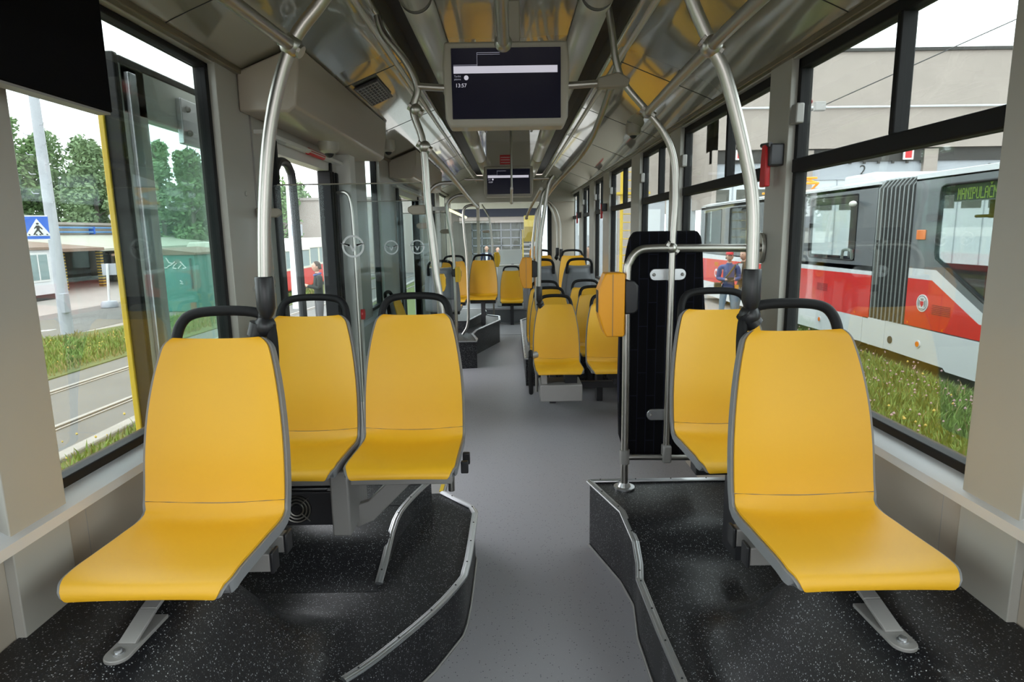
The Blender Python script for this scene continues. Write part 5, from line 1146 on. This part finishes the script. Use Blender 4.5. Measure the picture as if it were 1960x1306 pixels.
# ------------------------------------------------------------------ people
def person(label, x, y, H, yaw, top, bottom, arms='hold', hair='hair', extra=None, stance=.09):
    t = thing('person', label, 'person', (x, y, G)); k = H/1.76
    V = []; E = []; Rr = []
    def ad(p, r, par=None):
        V.append(Vector(p)*k); Rr.append(r*k)
        if par is not None: E.append((par, len(V)-1))
        return len(V)-1
    pel = ad((0, 0, .94), .135); sp = ad((0, .0, 1.10), .145, pel); ch = ad((0, .0, 1.28), .165, sp); up = ad((0, .01, 1.41), .11, ch); nk = ad((0, 0, 1.49), .055, up); hd = ad((0, -.012, 1.545), .06, nk)
    wr = []
    for s in (-1, 1):
        hp = ad((s*.095, 0, .88), .10, pel); kn = ad((s*(.10+stance*.3), -.02, .50), .065, hp); an = ad((s*(.10+stance*.5), .02, .10), .045, kn); he = ad((s*(.10+stance*.5), -.0, .05), .042, an); ad((s*(.12+stance*.5), -.15, .035), .035, he)
        sh = ad((s*.185, .01, 1.415), .066, up)
        if arms == 'hold': el = ad((s*.225, .035, 1.15), .056, sh); w_ = ad((s*.09, -.22, 1.14), .034, el); pm = ad((s*.045, -.275, 1.15), .032, w_)
        elif arms == 'down': el = ad((s*.24, .04, 1.14), .05, sh); w_ = ad((s*.24, -.04, .90), .034, el); pm = ad((s*.235, -.06, .80), .034, w_)
        else: el = ad((s*.24, -.03, 1.17), .05, sh); w_ = ad((s*.10, -.24, 1.22), .034, el); pm = ad((s*.05, -.29, 1.25), .032, w_)
        wr.append((V[w_].copy(), V[pm].copy(), s))
    me = bpy.data.meshes.new('p'); me.from_pydata(V, E, []); ob = bpy.data.objects.new('p', me); C.objects.link(ob)
    sk = ob.modifiers.new('skin', 'SKIN'); sk.branch_smoothing = .6
    for i, q in enumerate(me.skin_vertices[0].data): q.radius = (Rr[i], Rr[i]*(.78 if i in (1, 2, 3) else 1)); q.use_root = (i == 0)
    ss = ob.modifiers.new('sub', 'SUBSURF'); ss.levels = 2; ss.render_levels = 2
    dg = bpy.context.evaluated_depsgraph_get(); m2 = bpy.data.meshes.new_from_object(ob.evaluated_get(dg))
    vs = [tuple(v.co) for v in m2.vertices]; fs = [tuple(p.vertices) for p in m2.polygons]
    bpy.data.objects.remove(ob); bpy.data.meshes.remove(me); bpy.data.meshes.remove(m2)
    ms = []
    for f in fs:
        c = sum((Vector(vs[i]) for i in f), Vector())/len(f); z = c.z/k
        if any((c-w_).dot((pm-w_).normalized()) > .005 and (c-pm).length < .12*k for w_, pm, s in wr): ms.append('skin')
        elif z > 1.50 and abs(c.x) < .09*k: ms.append('skin')
        elif z > .93: ms.append(top)
        elif z > .09: ms.append(bottom)
        else: ms.append('signblack')
    b = MB()
    for mm in set(ms): b.add([], [], None)
    base = 0; b.v += vs
    for f, mm in zip(fs, ms): b.f.append(f); b.mi.append(b._m(mm))
    # head: shaped ellipsoid with jaw, brow, nose and ears
    hc = Vector((0, -.02, 1.645))*k; nu, nv = 18, 14; hv = []
    for i in range(nv+1):
        ph = PI*(.01+.98*i/nv); zz = -math.cos(ph)
        for j in range(nu):
            th = 2*PI*j/nu; xx = math.sin(ph)*math.cos(th); yy = math.sin(ph)*math.sin(th)
            w_ = .076*(1-.22*max(0, -zz)); d = .098*(1-.12*max(0, -zz)); ex = 0
            if yy < -.3 and abs(xx) < .22: ex = .020*max(0, 1-abs(xx)/.22)*max(0, 1-abs(zz+.15)/.33)
            if yy < -.3 and abs(zz-.12) < .1 and .2 < abs(xx) < .6: ex = -.008
            hv.append(hc+Vector((xx*w_, yy*d-ex-(.008 if zz < -.5 and yy < 0 else 0), zz*.118))*k)
    hf = [(i*nu+j, i*nu+(j+1) % nu, (i+1)*nu+(j+1) % nu, (i+1)*nu+j) for i in range(nv) for j in range(nu)]+[tuple(range(nu))[::-1], tuple(range(nv*nu, nv*nu+nu))]
    b.add(hv, hf, 'skin')
    for s in (-1, 1):
        b.ball(hc+Vector((s*.077, .005, -.005))*k, .024*k, 8, 6, 'skin', (.35, .7, 1.1)); b.ball(hc+Vector((s*.03, -.088, .018))*k, .011*k, 8, 5, 'signblack', (1.3, .6, .7))
    b.ball(hc+Vector((0, -.093, -.062))*k, .02*k, 8, 5, 'seatred', (1.1, .35, .3))
    for w_, pm, s in wr:                     # fingers and thumb from the palm
        d = (pm-w_).normalized(); sd = d.cross(Vector((0, 0, 1))) if abs(d.z) < .8 else Vector((0, -1, 0)); sd.normalize(); dn = d.cross(sd)
        if dn.z > 0: dn = -dn
        for q in range(4):
            o_ = pm+sd*(-.027+.018*q)*k; L = (.062, .072, .068, .052)[q]*k; b.tube([o_-d*.01, o_+d*L*.55, o_+d*L*.85+dn*L*.4], [.0095*k, .0085*k, .006*k], 6, True, 'skin')
        b.tube([pm-d*.03*k-sd*.02*k*s, pm-sd*.045*k*s+d*.01*k, pm-sd*.05*k*s+d*.04*k+dn*.01], [.0105*k, .009*k, .007*k], 6, True, 'skin')
    Rz = Matrix.Rotation(yaw, 3, 'Z'); org = Vector((x, y, G)); tr = lambda bb: [tuple(Rz @ Vector(v)+org) for v in bb.v]
    b.v = tr(b); b.build('body', 'skin', t, smooth=60)
    def sub(name, m, fn):
        q = MB(); fn(q); q.v = tr(q); return q.build(name, m, t, smooth=60)
    def hairf(q):
        rows = []
        for i in range(8):
            ph = PI*(.02+.5*i/7)
            rows.append([hc+Vector((math.sin(ph)*math.cos(th)*.083, math.sin(ph)*math.sin(th)*.106+(.012 if math.sin(th) > -.2 else .03*i/7), math.cos(ph)*.126-(.05 if math.sin(th) > .2 and i > 5 else 0)))*k for th in [2*PI*j/18 for j in range(19)]])
        q.sheet(rows)
    if hair: sub('hair', hair, hairf)
    if extra: extra(sub, hc, k)
    return t
def cap_(sub, hc, k):
    def f(q):
        q.ball(hc+Vector((0, .012, .062))*k, .108*k, 14, 8, None, (.80, .98, .62)); q.prism([((.07*math.cos(a)), hc.y-.09*k+.085*math.sin(a)) for a in [PI+PI*i/8 for i in range(9)]], 2, hc.z+.048*k, hc.z+.060*k)
    sub('cap', 'red', f)
    sub('camera', 'black', lambda q: q.box(-.07*k, .07*k, -.33*k, -.26*k, 1.10*k, 1.2*k)); sub('shoulder_bag', 'olive', lambda q: q.box(-.30*k, -.16*k, -.12*k, .1*k, .88*k, 1.06*k)); sub('strap', 'olive', lambda q: q.tube([(-.22*k, -.09*k, 1.0*k), (-.02*k, -.165*k, 1.26*k), (.13*k, -.05*k, 1.46*k)], .02*k, 6)); sub('belt_pouch', 'orangepaint', lambda q: q.box(.12*k, .2*k, -.14*k, -.06*k, .86*k, 1.02*k))
person('person in a red cap and blue jacket holding a camera beside the tram', 4.99, 14.4, 1.80, math.radians(-12), 'jacketblue', 'jeans', 'hold', 'hair', cap_)
def shirt_(sub, hc, k): sub('shirt_front', 'shirt', lambda q: q.prism([(-.05*k, 1.46*k), (.05*k, 1.46*k), (.02*k, 1.12*k), (-.02*k, 1.12*k)], 1, -.135*k, -.12*k)); sub('strap', 'signblack', lambda q: q.tube([(-.08*k, -.08*k, 1.47*k), (-.03*k, -.15*k, 1.25*k), (.06*k, -.15*k, 1.08*k)], .012*k, 6))
person('person in a brown jacket and white shirt right of the red cap', 5.40, 14.6, 1.82, math.radians(-55), 'jacketbrown', 'jeans', 'hold', 'hair', shirt_)
def cam_(sub, hc, k): sub('camera', 'black', lambda q: q.box(-.06*k, .06*k, -.36*k, -.29*k, 1.1*k, 1.19*k)); sub('scarf', 'jacketblue', lambda q: q.tube([(.075*k*math.cos(a), .075*k*math.sin(a)-.005, 1.475*k+.02*math.sin(a)) for a in [2*PI*i/14 for i in range(15)]], .022*k, 8))
person('person in a dark jacket looking down at something, outside the first doorway', -4.30, 14.0, 1.73, math.radians(-62), 'jacketdark', 'trousers', 'look', 'hair', cam_)
def tie_(sub, hc, k): sub('shirt_front', 'shirt', lambda q: q.prism([(-.06*k, 1.48*k), (.06*k, 1.48*k), (.02*k, 1.05*k), (-.02*k, 1.05*k)], 1, -.135*k, -.12*k))
person('person in a navy suit and white shirt beyond the windscreen', -.98, 26, 1.78, 0, 'suit', 'suit', 'down', 'hair', tie_)
person('person whose head shows above the tilted cabinet lid', -.55, 26.6, 1.70, .3, 'jacketdark', 'trousers', 'down', 'hair')
person('person in a pale shirt close outside the far right window', 1.72, 13.6, 1.98, math.radians(-60), 'postgrey', 'trousers', 'down', 'hair')
